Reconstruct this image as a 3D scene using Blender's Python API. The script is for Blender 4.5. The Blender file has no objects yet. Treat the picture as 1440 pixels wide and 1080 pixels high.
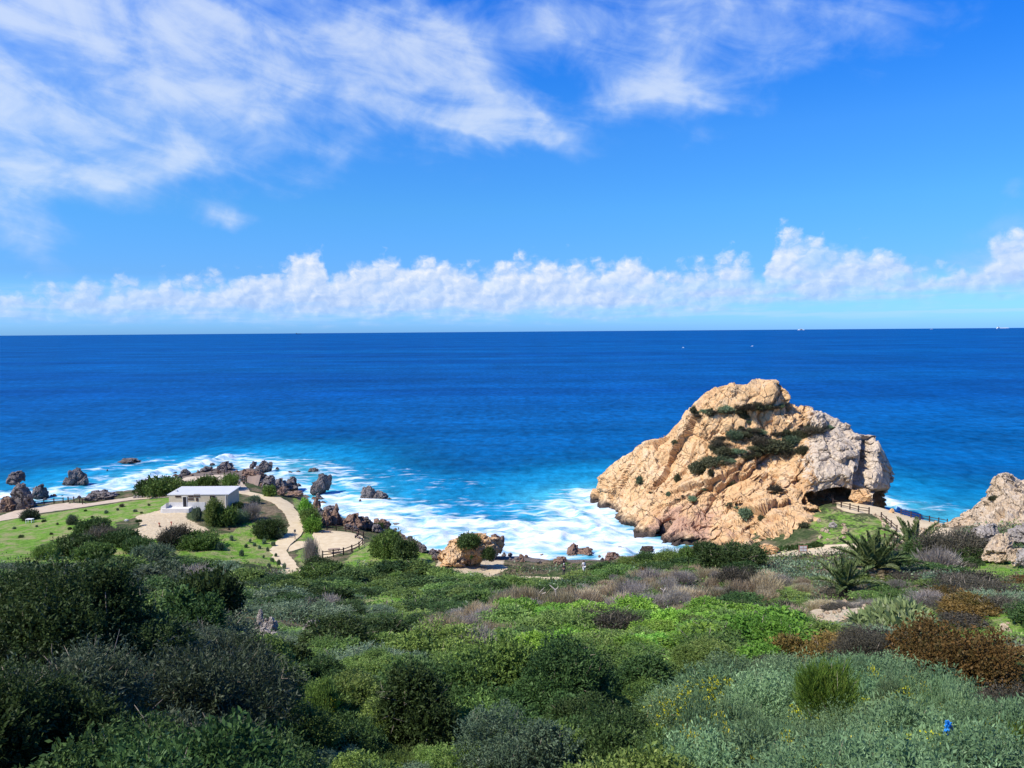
import bpy, bmesh, math, random
import numpy as np
from mathutils import Vector, Matrix, Euler
from mathutils.bvhtree import BVHTree
from mathutils.geometry import delaunay_2d_cdt

scene = bpy.context.scene
COL = scene.collection
R = math.radians
rng = np.random.default_rng(7)
random.seed(7)

# ------------------------------------------------------------------ camera
CAM_Z = 42.0
FPX = 1088.0                      # focal length in pixels of the 1440 px wide photograph
PITCH, ROLL = 3.92, 0.438
cam_d = bpy.data.cameras.new("camera")
cam = bpy.data.objects.new("camera", cam_d)
COL.objects.link(cam)
cam_d.sensor_width = 36.0
cam_d.lens = 36.0 * FPX / 1440.0
cam_d.clip_start, cam_d.clip_end = 0.1, 120000
CAM_M = Matrix.Rotation(R(90 - PITCH), 4, 'X') @ Matrix.Rotation(R(-ROLL), 4, 'Z')
CAM_M.translation = (0, 0, CAM_Z)
cam.matrix_world = CAM_M
scene.camera = cam

# ------------------------------------------------------------------ light
SUN_TO = Vector((-0.58, -0.29, 0.76)).normalized()      # towards the sun: from the left
SUN_EL = math.asin(SUN_TO.z)
SUN_AZ = math.atan2(SUN_TO.x, SUN_TO.y)
sun_d = bpy.data.lights.new("sun", 'SUN')
sun_d.energy, sun_d.angle, sun_d.color = 5.0, R(0.53), (1.0, 0.93, 0.82)
sun = bpy.data.objects.new("sun", sun_d)
COL.objects.link(sun)
sun.rotation_euler = SUN_TO.to_track_quat('Z', 'Y').to_euler()
sun.location = SUN_TO * 300

scene.view_settings.view_transform = 'Standard'
scene.view_settings.look = 'None'
scene.view_settings.exposure = 0.35
scene.view_settings.gamma = 1.0
scene.view_settings.use_curve_mapping = False

# ------------------------------------------------------------------ node helpers
class NT:
    def __init__(self, tree):
        self.t = tree
        self.dim = '3D'
    def n(self, kind, **kw):
        nd = self.t.nodes.new(kind)
        for k, v in kw.items():
            setattr(nd, k, v)
        return nd
    def put(self, sock, v):
        if isinstance(v, bpy.types.NodeSocket):
            self.t.links.new(v, sock)
        elif isinstance(v, (tuple, list)) and sock.type == 'RGBA' and len(v) == 3:
            sock.default_value = (*v, 1)
        else:
            sock.default_value = v
    def m(self, op, a, b=0.0, c=0.0, clamp=False):
        nd = self.n('ShaderNodeMath', operation=op, use_clamp=clamp)
        self.put(nd.inputs[0], a); self.put(nd.inputs[1], b); self.put(nd.inputs[2], c)
        return nd.outputs[0]
    def v(self, op, a, b=(0, 0, 0), scale=None):
        nd = self.n('ShaderNodeVectorMath', operation=op)
        self.put(nd.inputs[0], a); self.put(nd.inputs[1], b)
        if scale is not None:
            self.put(nd.inputs['Scale'], scale)
        return nd.outputs['Value'] if op in ('LENGTH', 'DOT_PRODUCT', 'DISTANCE') else nd.outputs[0]
    def xyz(self, x, y, z=0.0):
        nd = self.n('ShaderNodeCombineXYZ')
        self.put(nd.inputs[0], x); self.put(nd.inputs[1], y); self.put(nd.inputs[2], z)
        return nd.outputs[0]
    def sep(self, vec):
        nd = self.n('ShaderNodeSeparateXYZ'); self.put(nd.inputs[0], vec)
        return nd.outputs
    def noise(self, vec, scale, detail=4, rough=0.55, dist=0.0, lac=2.0, color=False):
        nd = self.n('ShaderNodeTexNoise', noise_dimensions=self.dim)
        self.put(nd.inputs['Vector'], vec); self.put(nd.inputs['Scale'], scale)
        nd.inputs['Detail'].default_value = detail; nd.inputs['Roughness'].default_value = rough
        nd.inputs['Distortion'].default_value = dist; nd.inputs['Lacunarity'].default_value = lac
        return nd.outputs['Color' if color else 'Fac']
    def voro(self, vec, scale, feature='F1', smooth=None, detail=0, out='Distance', rand=1.0):
        nd = self.n('ShaderNodeTexVoronoi', feature=feature, voronoi_dimensions=self.dim)
        self.put(nd.inputs['Vector'], vec); self.put(nd.inputs['Scale'], scale)
        if 'Detail' in nd.inputs: nd.inputs['Detail'].default_value = detail
        nd.inputs['Randomness'].default_value = rand
        if smooth is not None and 'Smoothness' in nd.inputs: nd.inputs['Smoothness'].default_value = smooth
        return nd.outputs[out]
    def ramp(self, fac, stops, interp='LINEAR'):
        nd = self.n('ShaderNodeValToRGB')
        cr = nd.color_ramp; cr.interpolation = interp
        while len(cr.elements) < len(stops):
            cr.elements.new(0.5)
        for e, (p, c) in zip(cr.elements, stops):
            e.position = p
        for e, (p, c) in zip(cr.elements, stops):
            e.color = (*c, 1) if isinstance(c, (tuple, list)) else (c, c, c, 1)
        self.put(nd.inputs[0], fac)
        return nd.outputs[0]
    def mix(self, fac, a, b, blend='MIX'):
        nd = self.n('ShaderNodeMix', data_type='RGBA', blend_type=blend)
        self.put(nd.inputs[0], fac); self.put(nd.inputs[6], a); self.put(nd.inputs[7], b)
        return nd.outputs[2]
    def step(self, x, lo, hi):
        nd = self.n('ShaderNodeMapRange', interpolation_type='SMOOTHSTEP')
        self.put(nd.inputs[0], x); self.put(nd.inputs[1], lo); self.put(nd.inputs[2], hi)
        return nd.outputs[0]
    def attr(self, name, out='Fac'):
        nd = self.n('ShaderNodeAttribute', attribute_name=name)
        return nd.outputs[out]
    def bump(self, h, strength=0.5, dist=0.1, normal=None):
        nd = self.n('ShaderNodeBump')
        nd.inputs['Strength'].default_value = strength; nd.inputs['Distance'].default_value = dist
        self.put(nd.inputs['Height'], h)
        if normal is not None: self.put(nd.inputs['Normal'], normal)
        return nd.outputs[0]

# ------------------------------------------------------------------ sky with clouds
def deg_xy(px, py):
    d = CAM_M.to_3x3() @ Vector(((px - 720) / FPX, -(py - 540) / FPX, -1))
    d.normalize()
    return math.degrees(math.atan2(d.x, d.y)), math.degrees(math.asin(d.z))

def build_world():
    w = bpy.data.worlds.new("World"); scene.world = w; w.use_nodes = True
    w.node_tree.nodes.clear()
    N = NT(w.node_tree); N.dim = '2D'
    sky = N.n('ShaderNodeTexSky', sky_type='NISHITA', sun_disc=False)
    sky.sun_elevation = SUN_EL; sky.sun_rotation = SUN_AZ
    sky.altitude = 40; sky.air_density = 1.0; sky.dust_density = 0.6; sky.ozone_density = 3.0
    hs = N.n('ShaderNodeHueSaturation'); hs.inputs['Saturation'].default_value = 1.32
    hs.inputs['Hue'].default_value = 0.507
    N.put(hs.inputs['Color'], sky.outputs[0])
    co = N.n('ShaderNodeTexCoord').outputs['Generated']
    x, y, z = N.sep(co)
    az = N.m('MULTIPLY', N.m('ARCTAN2', x, y), 180 / math.pi)
    el = N.m('MULTIPLY', N.m('ARCSINE', z), 180 / math.pi)
    # clear-air colour, deeper overhead
    tint = N.ramp(N.m('DIVIDE', el, 40.0, clamp=True), [(p, tuple(q / 4 for q in c)) for p, c in SKY_T])
    tint = N.v('SCALE', tint, scale=4.0 * 0.785)
    base = N.mix(1.0, hs.outputs[0], tint, 'MULTIPLY')
    P = N.xyz(az, el, 0)
    # --- the cumulus bank above the horizon
    tops = [(-60, 430), (0, 384), (60, 388), (100, 386), (200, 379), (270, 380), (330, 372), (375, 368), (405, 352), (432, 337), (450, 344), (462, 368), (520, 357), (560, 352), (610, 352), (660, 366), (720, 352), (790, 352), (830, 364), (890, 343), (930, 372), (985, 358), (1035, 343), (1072, 374), (1098, 306), (1135, 316), (1165, 334), (1220, 330), (1285, 350), (1325, 372), (1385, 345), (1420, 308)]
    st = []
    for px, py in tops:
        a, e = deg_xy(px, py)
        st.append(((a + 45) / 90.0, e / 12.0))
    az_w = N.m('ADD', az, N.m('MULTIPLY', N.m('SUBTRACT', N.noise(P, 0.9, 3), 0.5), 1.6))
    T = N.m('MULTIPLY', N.ramp(N.m('DIVIDE', N.m('ADD', az_w, 45.0), 90.0, clamp=True), st), 12.0)
    Q = N.v('MULTIPLY', P, (1.0, 1.25, 1.0))
    warp = N.v('SCALE', N.v('SUBTRACT', N.noise(Q, 1.1, 4, color=True), (0.5, 0.5, 0.5)), scale=0.9)
    Q2 = N.v('ADD', Q, warp)
    def billow(vec):
        a = N.m('SUBTRACT', 1.0, N.voro(vec, 0.55, 'SMOOTH_F1', 0.3))
        b = N.m('SUBTRACT', 1.0, N.voro(vec, 1.35, 'SMOOTH_F1', 0.3))
        c = N.noise(vec, 3.2, 5, 0.62)
        return N.m('ADD', N.m('ADD', N.m('MULTIPLY', a, 0.55), N.m('MULTIPLY', b, 0.25)), N.m('MULTIPLY', c, 0.24))
    bl = billow(Q2)
    bl2 = billow(N.v('ADD', Q2, (-0.30, 0.26, 0)))
    h = N.m('SUBTRACT', N.m('SUBTRACT', T, 0.25), el)                                       # degrees below the cloud top
    body = N.m('ADD', N.m('MULTIPLY', h, 0.62), N.m('MULTIPLY', N.m('SUBTRACT', bl, 0.58), 1.9))
    dens = N.step(body, 0.0, 1.0)
    bn = N.m('ADD', el, N.m('MULTIPLY', N.m('SUBTRACT', N.noise(N.v('MULTIPLY', P, (0.35, 1.6, 1)), 1.0, 4), 0.5), 1.8))
    base_lo = N.m('ADD', 1.15, N.m('MULTIPLY', N.step(az, 2.0, 30.0), 1.0))
    under = N.step(N.m('SUBTRACT', bn, base_lo), -0.8, 1.1)
    thin = N.m('SUBTRACT', 1.0, N.m('MULTIPLY', N.step(az, 9.0, 30.0), 0.14))
    veil = N.m('SUBTRACT', 0.90, N.m('MULTIPLY', N.step(az, -14.0, -30.0), 0.15))
    holes = N.m('SUBTRACT', 1.0, N.m('MULTIPLY', N.step(N.noise(N.v('MULTIPLY', P, (0.22, 0.5, 1)), 1.0, 4, 0.55), 0.50, 0.66), N.m('ADD', 0.08, N.m('MULTIPLY', N.step(az, 4.0, 20.0), 0.28))))
    cum = N.m('MULTIPLY', N.m('MULTIPLY', N.m('MULTIPLY', dens, holes), under), N.m('MULTIPLY', thin, veil))
    lit = N.m('ADD', 0.36, N.m('MULTIPLY', N.m('SUBTRACT', bl, bl2), 1.25))
    lit = N.m('ADD', lit, N.m('MULTIPLY', N.step(N.m('SUBTRACT', el, 1.2), 0.0, 4.4), 0.42))
    lit = N.m('SUBTRACT', lit, N.m('MULTIPLY', N.step(az, 4.0, 28.0), 0.12), clamp=True)
    ccol = N.ramp(lit, [(0.0, (0.36, 0.53, 0.90)), (0.38, (0.53, 0.68, 0.97)), (0.78, (0.78, 0.86, 1.0)), (1.0, (0.97, 0.98, 1.0))])
    # --- high broken layer: placed soft masses with fibrous fine structure
    def blob(px, py, wx, wy, ang, amp):
        a, e = deg_xy(px, py)
        k = FPX * math.pi / 180
        d = N.v('SUBTRACT', PW, (a, e, 0))
        rot = N.n('ShaderNodeVectorRotate', rotation_type='Z_AXIS')
        N.put(rot.inputs['Vector'], d); rot.inputs['Angle'].default_value = R(-ang)
        s = N.v('MULTIPLY', rot.outputs[0], (k / wx, k / wy, 0))
        r2 = N.v('DOT_PRODUCT', s, s)
        return N.m('MULTIPLY', N.m('EXPONENT', N.m('MULTIPLY', r2, -1.0)), amp)
    PW = N.v('ADD', P, N.v('SCALE', N.v('SUBTRACT', N.noise(P, 0.13, 4, 0.6, color=True), (0.5, 0.5, 0.5)), scale=3.6))
    PW = N.v('MULTIPLY', PW, (1, 1, 0))
    blobs = [(20, 60, 260, 110, 10, 1.0), (180, 40, 220, 80, -15, 0.62), (90, 190, 190, 70, 8, 1.0), (330, 120, 170, 75, -25, 0.50), (60, 235, 260, 32, 4, 0.55),
             (430, 40, 240, 60, -12, 0.55), (560, 95, 75, 62, -20, 1.2), (640, 120, 80, 55, -25, 1.3), (720, 175, 85, 26, -12, 1.25), (590, 95, 110, 60, -15, 0.7), (700, 165, 90, 28, -18, 0.8),
             (760, 20, 230, 50, 5, 0.45), (950, 35, 210, 60, -2, 0.72), (1140, 35, 180, 50, -3, 0.62), (880, 130, 75, 40, 0, 0.80), (960, 120, 80, 32, -8, 0.72), (1040, 140, 70, 16, -6, 0.35),
             (520, 220, 110, 15, -8, 0.38), (310, 250, 150, 18, -3, 0.30), (310, 300, 30, 15, -10, 1.2), (20, 312, 60, 34, -25, 1.1), (1005, 193, 30, 15, 0, 0.45),
             (1430, 330, 60, 34, 20, 0.75), (1420, 385, 80, 26, 0, 0.55), (1300, 372, 90, 20, 0, 0.35), (300, 150, 40, 36, -40, 0.35), (1440, 258, 16, 14, 0, 0.7)]
    tot = None
    for b in blobs:
        o = blob(*b)
        tot = o if tot is None else N.m('ADD', tot, o)
    rot = N.n('ShaderNodeVectorRotate', rotation_type='Z_AXIS')
    N.put(rot.inputs['Vector'], P); rot.inputs['Angle'].default_value = R(14)
    fib = N.noise(N.v('MULTIPLY', rot.outputs[0], (0.12, 0.42, 1)), 1.0, 8, 0.57, 0.5)
    puff = N.noise(N.v('MULTIPLY', P, (0.8, 1.15, 1)), 0.24, 9, 0.57, 0.25)
    tex = N.m('ADD', N.m('MULTIPLY', fib, 0.42), N.m('MULTIPLY', puff, 0.58))
    hi = N.m('ADD', N.m('MULTIPLY', N.m('MINIMUM', tot, 1.3), 0.86), N.m('MULTIPLY', N.m('SUBTRACT', tex, 0.52), 2.5))
    hi = N.m('MULTIPLY', N.step(hi, 0.10, 1.45), N.step(tot, 0.03, 0.35))
    hi = N.m('MULTIPLY', hi, 0.74)
    hcol = N.ramp(hi, [(0.0, (0.36, 0.56, 1.0)), (0.45, (0.50, 0.68, 1.0)), (0.8, (0.80, 0.89, 1.0))])
    # --- streaks of thin low cloud under the bank
    low = N.noise(N.v('MULTIPLY', P, (0.10, 1.5, 1)), 1.0, 5, 0.6)
    low = N.m('MULTIPLY', N.step(low, 0.48, 0.66), N.m('MULTIPLY', N.step(el, 0.3, 1.2), N.step(el, 4.2, 1.6)))
    K = 0.785 / SKY_S
    up = lambda c: N.v('SCALE', c, scale=K)
    c1 = N.mix(N.m('MULTIPLY', low, 0.35), base, (0.55 * K, 0.74 * K, 1.0 * K))
    c2 = N.mix(hi, c1, up(hcol))
    c3 = N.mix(cum, c2, up(ccol))
    bg = N.n('ShaderNodeBackground'); N.put(bg.inputs[0], c3)
    bg.inputs[1].default_value = SKY_S
    out = N.n('ShaderNodeOutputWorld'); N.put(out.inputs[0], bg.outputs[0])
    w.cycles.sampling_method = 'MANUAL'; w.cycles.sample_map_resolution = 512

SKY_S = 0.1
SKY_T = [(0.0175, (.57, 1.27, 3.05)), (0.1, (.48, .95, 1.78)), (0.2175, (.62, 1.26, 1.73)), (0.3425, (.68, 1.40, 1.94)), (0.5375, (.26, 1.31, 2.27)), (1.0, (.22, 1.1, 2.0))]
build_world()
# ------------------------------------------------------------------ pixel <-> world (photograph is 1440 x 1080)
M3 = np.array(CAM_M.to_3x3())
CAMP = np.array([0, 0, CAM_Z])

def rays(px, py):
    px, py = np.asarray(px, float), np.asarray(py, float)
    d = np.stack([(px - 720) / FPX, -(py - 540) / FPX, -np.ones_like(px)], -1) @ M3.T
    return d / d[..., 1:2]                       # y component 1: multiply by a depth Y

def at(px, py, Y):
    return CAMP + rays(px, py) * np.asarray(Y, float)[..., None]

def project(P):
    q = (np.asarray(P, float) - CAMP) @ M3
    w = np.where(np.abs(q[..., 2]) < 1e-6, -1e-6, -q[..., 2])
    return 720 + FPX * q[..., 0] / w, 540 - FPX * q[..., 1] / w, w

def at_z(px, py, z=0.0):
    d = rays(px, py)
    return CAMP + d * ((z - CAM_Z) / d[..., 2])[..., None]

# ------------------------------------------------------------------ numpy noise
def _hash(ix, iy, iz, seed):
    h = (ix.astype(np.int64) * 374761393 + iy.astype(np.int64) * 668265263 + iz.astype(np.int64) * 2147483647 + seed * 144269504) & 0xffffffff
    h = ((h ^ (h >> 13)) * 1274126177) & 0xffffffff
    h = ((h ^ (h >> 16)) * 2246822519) & 0xffffffff
    return ((h ^ (h >> 15)) & 0xffffff) / float(0xffffff)

def vnoise(p, seed=0):
    p = np.asarray(p, float)
    i = np.floor(p).astype(np.int64); f = p - i
    f = f * f * f * (f * (f * 6 - 15) + 10)
    r = 0
    for dx in (0, 1):
        wx = f[..., 0] if dx else 1 - f[..., 0]
        for dy in (0, 1):
            wy = f[..., 1] if dy else 1 - f[..., 1]
            for dz in (0, 1):
                wz = f[..., 2] if dz else 1 - f[..., 2]
                r = r + _hash(i[..., 0] + dx, i[..., 1] + dy, i[..., 2] + dz, seed) * wx * wy * wz
    return r * 2 - 1

def fbm(p, octaves=4, seed=0, rough=0.5):
    p = np.asarray(p, float)
    if p.shape[-1] == 2:
        p = np.concatenate([p, np.zeros(p.shape[:-1] + (1,)) + 0.37], -1)
    a, s, r = 1.0, 1.0, 0
    for o in range(octaves):
        r = r + a * vnoise(p * s + 17.3 * o, seed + o)
        a *= rough; s *= 2.03
    return r

def worley(p, seed=0):
    """F1, F2 and the nearest cell's random number"""
    i = np.floor(p).astype(np.int64)
    f1 = np.full(p.shape[:-1], 9.0); f2 = f1.copy(); cid = np.zeros(p.shape[:-1])
    cx = np.zeros(p.shape)
    for dx in (-1, 0, 1):
        for dy in (-1, 0, 1):
            for dz in (-1, 0, 1):
                a, b, c = i[..., 0] + dx, i[..., 1] + dy, i[..., 2] + dz
                q = np.stack([a + _hash(a, b, c, seed), b + _hash(a, b, c, seed + 1), c + _hash(a, b, c, seed + 2)], -1)
                d = np.sqrt(((q - p) ** 2).sum(-1))
                near = d < f1
                f2 = np.where(near, f1, np.minimum(f2, d))
                cid = np.where(near, _hash(a, b, c, seed + 3), cid)
                cx = np.where(near[..., None], q, cx)
                f1 = np.where(near, d, f1)
    return f1, f2, cid, cx

def sstep(x, a, b):
    t = np.clip((x - a) / (b - a), 0, 1)
    return t * t * (3 - 2 * t)

# ------------------------------------------------------------------ mesh helpers
def mesh_from(name, verts, faces, mats=(), smooth=False, attrs=None, mat_idx=None):
    """faces: an (n,3) or (n,4) integer array, or a list of tuples"""
    me = bpy.data.meshes.new(name)
    verts = np.asarray(verts, np.float32)
    if isinstance(faces, np.ndarray):
        n, k = faces.shape
        me.vertices.add(len(verts)); me.vertices.foreach_set('co', verts.ravel())
        me.loops.add(n * k); me.loops.foreach_set('vertex_index', faces.ravel().astype(np.int32))
        me.polygons.add(n); me.polygons.foreach_set('loop_start', np.arange(0, n * k, k, dtype=np.int32))
        me.update(calc_edges=True)
    else:
        me.from_pydata([tuple(v) for v in verts], [], faces)
        me.update()
    for m in mats: me.materials.append(m)
    if mat_idx is not None: me.polygons.foreach_set('material_index', np.asarray(mat_idx, np.int32))
    me.polygons.foreach_set('use_smooth', np.full(len(me.polygons), smooth))
    for k, a in (attrs or {}).items():
        at_ = me.attributes.new(k, 'FLOAT', 'POINT'); at_.data.foreach_set('value', np.asarray(a, np.float32))
    me.validate()
    return me

def link(name, data, parent=None, loc=None, label=None, cat=None, group=None, kind=None):
    o = bpy.data.objects.new(name, data); COL.objects.link(o)
    if parent is not None: o.parent = parent
    if loc is not None: o.location = loc
    if label: o['label'] = label
    if cat: o['category'] = cat
    if group: o['group'] = group
    if kind: o['kind'] = kind
    return o

class MB:
    """collects boxes, bars and tubes into one mesh"""
    def __init__(self):
        self.v, self.f, self.mi = [], [], []
    def add(self, vs, fs, mi=0):
        k = len(self.v)
        self.v += [tuple(v) for v in vs]
        self.f += [tuple(k + i for i in f) for f in fs]
        self.mi += [mi] * len(fs)
        return self
    def box(self, lo, hi, mi=0, mat=None):
        x0, y0, z0 = lo; x1, y1, z1 = hi
        vs = [Vector(p) for p in ((x0, y0, z0), (x1, y0, z0), (x1, y1, z0), (x0, y1, z0), (x0, y0, z1), (x1, y0, z1), (x1, y1, z1), (x0, y1, z1))]
        if mat is not None: vs = [mat @ v for v in vs]
        return self.add(vs, [(0, 3, 2, 1), (4, 5, 6, 7), (0, 1, 5, 4), (1, 2, 6, 5), (2, 3, 7, 6), (3, 0, 4, 7)], mi)
    def bar(self, a, b, w, h=None, mi=0):
        a, b = Vector(a), Vector(b); h = h or w
        d = b - a
        q = d.to_track_quat('X', 'Z').to_matrix().to_4x4(); q.translation = a
        return self.box((0, -w / 2, -h / 2), (d.length, w / 2, h / 2), mi, q)
    def tube(self, pts, rad, n=6, mi=0):
        pts = [Vector(p) for p in pts]
        rr = rad if isinstance(rad, (list, tuple)) else [rad] * len(pts)
        vs, fs = [], []
        for i, p in enumerate(pts):
            d = (pts[min(i + 1, len(pts) - 1)] - pts[max(i - 1, 0)])
            q = d.to_track_quat('Z', 'Y')
            for k in range(n):
                t = 2 * math.pi * k / n
                vs.append(p + q @ Vector((math.cos(t) * rr[i], math.sin(t) * rr[i], 0)))
        for i in range(len(pts) - 1):
            for k in range(n):
                fs.append((i * n + k, i * n + (k + 1) % n, (i + 1) * n + (k + 1) % n, (i + 1) * n + k))
        fs.append(tuple(reversed(range(n)))); fs.append(tuple(range((len(pts) - 1) * n, len(pts) * n)))
        return self.add(vs, fs, mi)
    def build(self, name, mats, parent=None, smooth=False, **kw):
        mats = mats if isinstance(mats, (list, tuple)) else [mats]
        me = mesh_from(name, self.v, self.f, mats, smooth, mat_idx=self.mi)
        return link(name, me, parent, **kw)

# ------------------------------------------------------------------ materials
def new_mat(name):
    m = bpy.data.materials.new(name); m.use_nodes = True
    m.node_tree.nodes.clear()
    N = NT(m.node_tree)
    return m, N

def finish(N, color, rough=0.8, spec=0.3, normal=None, disp=None, **kw):
    b = N.n('ShaderNodeBsdfPrincipled')
    N.put(b.inputs['Base Color'], color); N.put(b.inputs['Roughness'], rough)
    b.inputs['Specular IOR Level'].default_value = spec
    for k, v in kw.items(): N.put(b.inputs[k], v)
    if normal is not None: N.put(b.inputs['Normal'], normal)
    o = N.n('ShaderNodeOutputMaterial'); N.put(o.inputs[0], b.outputs[0])
    return b

def simple_mat(name, color, rough=0.7, spec=0.3, var=0.25, scale=3.0, bump=0.2):
    m, N = new_mat(name)
    co = N.n('ShaderNodeTexCoord').outputs['Object']
    n = N.noise(co, scale, 6, 0.65)
    k = N.m('ADD', 1 - var, N.m('MULTIPLY', n, 2 * var))
    c = N.v('SCALE', color, scale=k)
    finish(N, c, rough, spec, N.bump(N.noise(co, scale * 6, 4), bump, 0.05))
    return m

# ------------------------------------------------------------------ terrain
coast_px = [(-420, 760), (-200, 742), (-60, 728), (0, 719), (60, 706), (110, 703), (150, 699), (185, 694), (210, 688), (235, 677), (262, 668), (300, 660), (335, 656),
            (372, 660), (388, 672), (402, 684), (425, 692), (440, 704), (452, 720), (470, 728), (500, 736), (530, 744), (548, 753), (570, 770), (600, 780), (640, 780), (700, 784),
            (760, 786), (800, 786), (850, 783), (905, 776)]
coast = at_z(*np.array(coast_px, float).T)[:, :2]
coast = np.concatenate([coast, np.array([(38, 158), (52, 170), (66, 172), (76, 166), (84, 164), (95, 160), (112, 158), (140, 160), (200, 170), (300, 180)], float)])

ctrl = [  # photo x, photo y, depth: the bare ground
    (720, 905, 43), (400, 895, 46), (560, 880, 50), (560, 850, 70), (400, 832, 88), (480, 812, 104), (410, 806, 117), (250, 815, 90), (100, 800, 104), (0, 790, 108), (-150, 800, 108),
    (700, 852, 72), (650, 812, 108), (760, 815, 109), (860, 835, 84), (860, 802, 112), (960, 806, 98), (1060, 783, 112), (1000, 858, 62), (1000, 900, 43), (930, 793, 112),
    (1110, 777, 120), (1170, 774, 122), (1060, 788, 110), (1180, 840, 66), (1225, 812, 74), (1187, 826, 70), (1290, 775, 100), (1340, 905, 33), (1440, 905, 32), (1440, 860, 46), (1340, 850, 52), (1280, 880, 44),
    (1410, 800, 74), (1350, 790, 80), (1440, 780, 80), (1520, 800, 75), (1400, 738, 122), (1440, 730, 122), (1500, 720, 122), (1345, 742, 142),
    (1170, 708, 150), (1210, 716, 148), (1240, 728, 140), (1300, 735, 144), (1270, 742, 136), (1200, 745, 131), (1146, 735, 137), (1246, 714.0, 152), (1267, 723.5, 149.5), (1294, 731.5, 147.5), (1318, 736.5, 146), (1334, 739, 145), (1320, 737, 148), (1240, 716, 150), (1200, 702, 154),
    (980, 788, 138), (1040, 785, 131), (1092, 780, 129), (470, 762, 136), (445, 747, 143), (500, 770, 132), (440, 785, 126), (505, 752, 140), (550, 775, 126), (590, 790, 121), (660, 795, 120), (480, 792, 121),
    (395, 775, 131), (415, 745, 144), (395, 718, 156), (365, 700, 168), (335, 692, 176), (290, 715, 155), (240, 716, 154), (325, 715, 156), (240, 745, 138), (180, 750, 136), (100, 765, 131),
    (0, 760, 134), (0, 732, 158), (60, 716, 168), (110, 710, 171), (160, 704, 173), (220, 699, 174), (-150, 770, 134), (-150, 745, 155), (320, 770, 131), (320, 680, 186), (290, 672, 197), (270, 672, 196), (335, 674, 192), (350, 684, 181),
    (420, 700, 172), (440, 724, 157), (470, 738, 150),
]
cp = np.array(ctrl, float)
P3 = at(cp[:, 0], cp[:, 1], cp[:, 2])
near = []
for Y, z in ((-30, 41), (-12, 40.6), (-4, 40.2), (2, 39.2), (6, 37.0), (10, 34.6), (15, 32.4), (20, 30.5), (26, 28.6), (33, 27.0)):
    for X in (-40, -22, -10, -4, 0, 5, 12, 24, 40):
        t = max(0, (34 - Y) / 34)
        zz = z + (0.26 * max(0, -X - 3)) * min(1.2, t + .3) + 0.05 * max(0, X - 4) * t
        zz += 1.25 * min(1, max(0, (X - 2) / 4)) * max(0, 1 - abs(Y - 13) / 12)
        near.append((X, Y, min(zz, 44)))
near += [(-70, 40, 34), (-100, 60, 30), (-75, 70, 22), (70, 45, 27), (100, 60, 26), (80, 80, 20), (110, 100, 18), (130, 120, 14), (-110, 100, 14), (-140, 120, 10), (-60, 8, 46), (60, 8, 42), (-120, 20, 50), (120, 20, 44)]
C0 = coast
nrm = np.zeros_like(C0); tang = np.gradient(C0, axis=0)
nrm[:, 0], nrm[:, 1] = -tang[:, 1], tang[:, 0]
nrm /= np.linalg.norm(nrm, axis=1, keepdims=True) + 1e-9        # left of the walking direction: seaward
cz = [np.concatenate([C0, np.zeros((len(C0), 1))], 1)]
for dist, z in ((6, -2.2), (16, -5.0), (40, -9.0)):
    q = C0 + nrm * dist
    dd = np.sqrt(((q[:, None] - C0[None]) ** 2).sum(-1)).min(1)
    q = q[dd > dist * 0.8]
    cz.append(np.concatenate([q, np.full((len(q), 1), z)], 1))
cz.append(np.array([(x, y, -14) for x in range(-240, 320, 40) for y in (290, 330)], float))
pts = np.concatenate([P3, np.array(near, float)] + cz)

def rbf_fit(x, z, smooth):
    d = np.sqrt(((x[:, None] - x[None]) ** 2).sum(-1))
    n = len(x)
    A = np.zeros((n + 3, n + 3)); A[:n, :n] = -d + np.eye(n) * smooth
    A[:n, n] = 1; A[:n, n + 1:] = x; A[n, :n] = 1; A[n + 1:, :n] = x.T
    return np.linalg.solve(A, np.concatenate([z, np.zeros(3)]))

wts = rbf_fit(pts[:, :2], pts[:, 2], 0.6)
TX0, TX1, TY0, TY1, TS = -170.0, 190.0, -30.0, 310.0, 0.75
gx = np.arange(TX0, TX1 + TS, TS); gy = np.arange(TY0, TY1 + TS, TS)
def rbf_eval(q):
    out = np.zeros(len(q))
    for s in range(0, len(q), 20000):
        c = q[s:s + 20000]
        d = np.sqrt(((c[:, None] - pts[None, :, :2]) ** 2).sum(-1))
        out[s:s + 20000] = -d @ wts[:-3] + wts[-3] + c @ wts[-2:]
    return out
cgx, cgy = np.arange(TX0, TX1 + 3, 3.0), np.arange(TY0, TY1 + 3, 3.0)
CGX, CGY = np.meshgrid(cgx, cgy)
CZ = rbf_eval(np.stack([CGX.ravel(), CGY.ravel()], 1)).reshape(CGX.shape)
def blur(a):
    p = np.pad(a, 1, mode='edge')
    return (p[:-2, 1:-1] + p[2:, 1:-1] + p[1:-1, :-2] + p[1:-1, 2:] + 4 * p[1:-1, 1:-1]) / 8
CZ = blur(CZ)
GX, GY = np.meshgrid(gx, gy)
def cubic_up(Z):
    """coarse 3 m grid to the fine grid, smooth (Catmull-Rom)"""
    def along(A, t, axis):
        n = A.shape[axis]
        i = np.clip(np.floor(t).astype(int), 0, n - 2); f = t - i
        g = lambda k: np.take(A, np.clip(i + k, 0, n - 1), axis)
        sh = [1, 1]; sh[axis] = -1; f = f.reshape(sh)
        a, b, c, d = g(-1), g(0), g(1), g(2)
        return b + 0.5 * f * (c - a + f * (2 * a - 5 * b + 4 * c - d + f * (3 * (b - c) + d - a)))
    return along(along(Z, (gy - TY0) / 3.0, 0), (gx - TX0) / 3.0, 1)
TZ = cubic_up(CZ)
gp = np.stack([GX, GY], -1)

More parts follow.
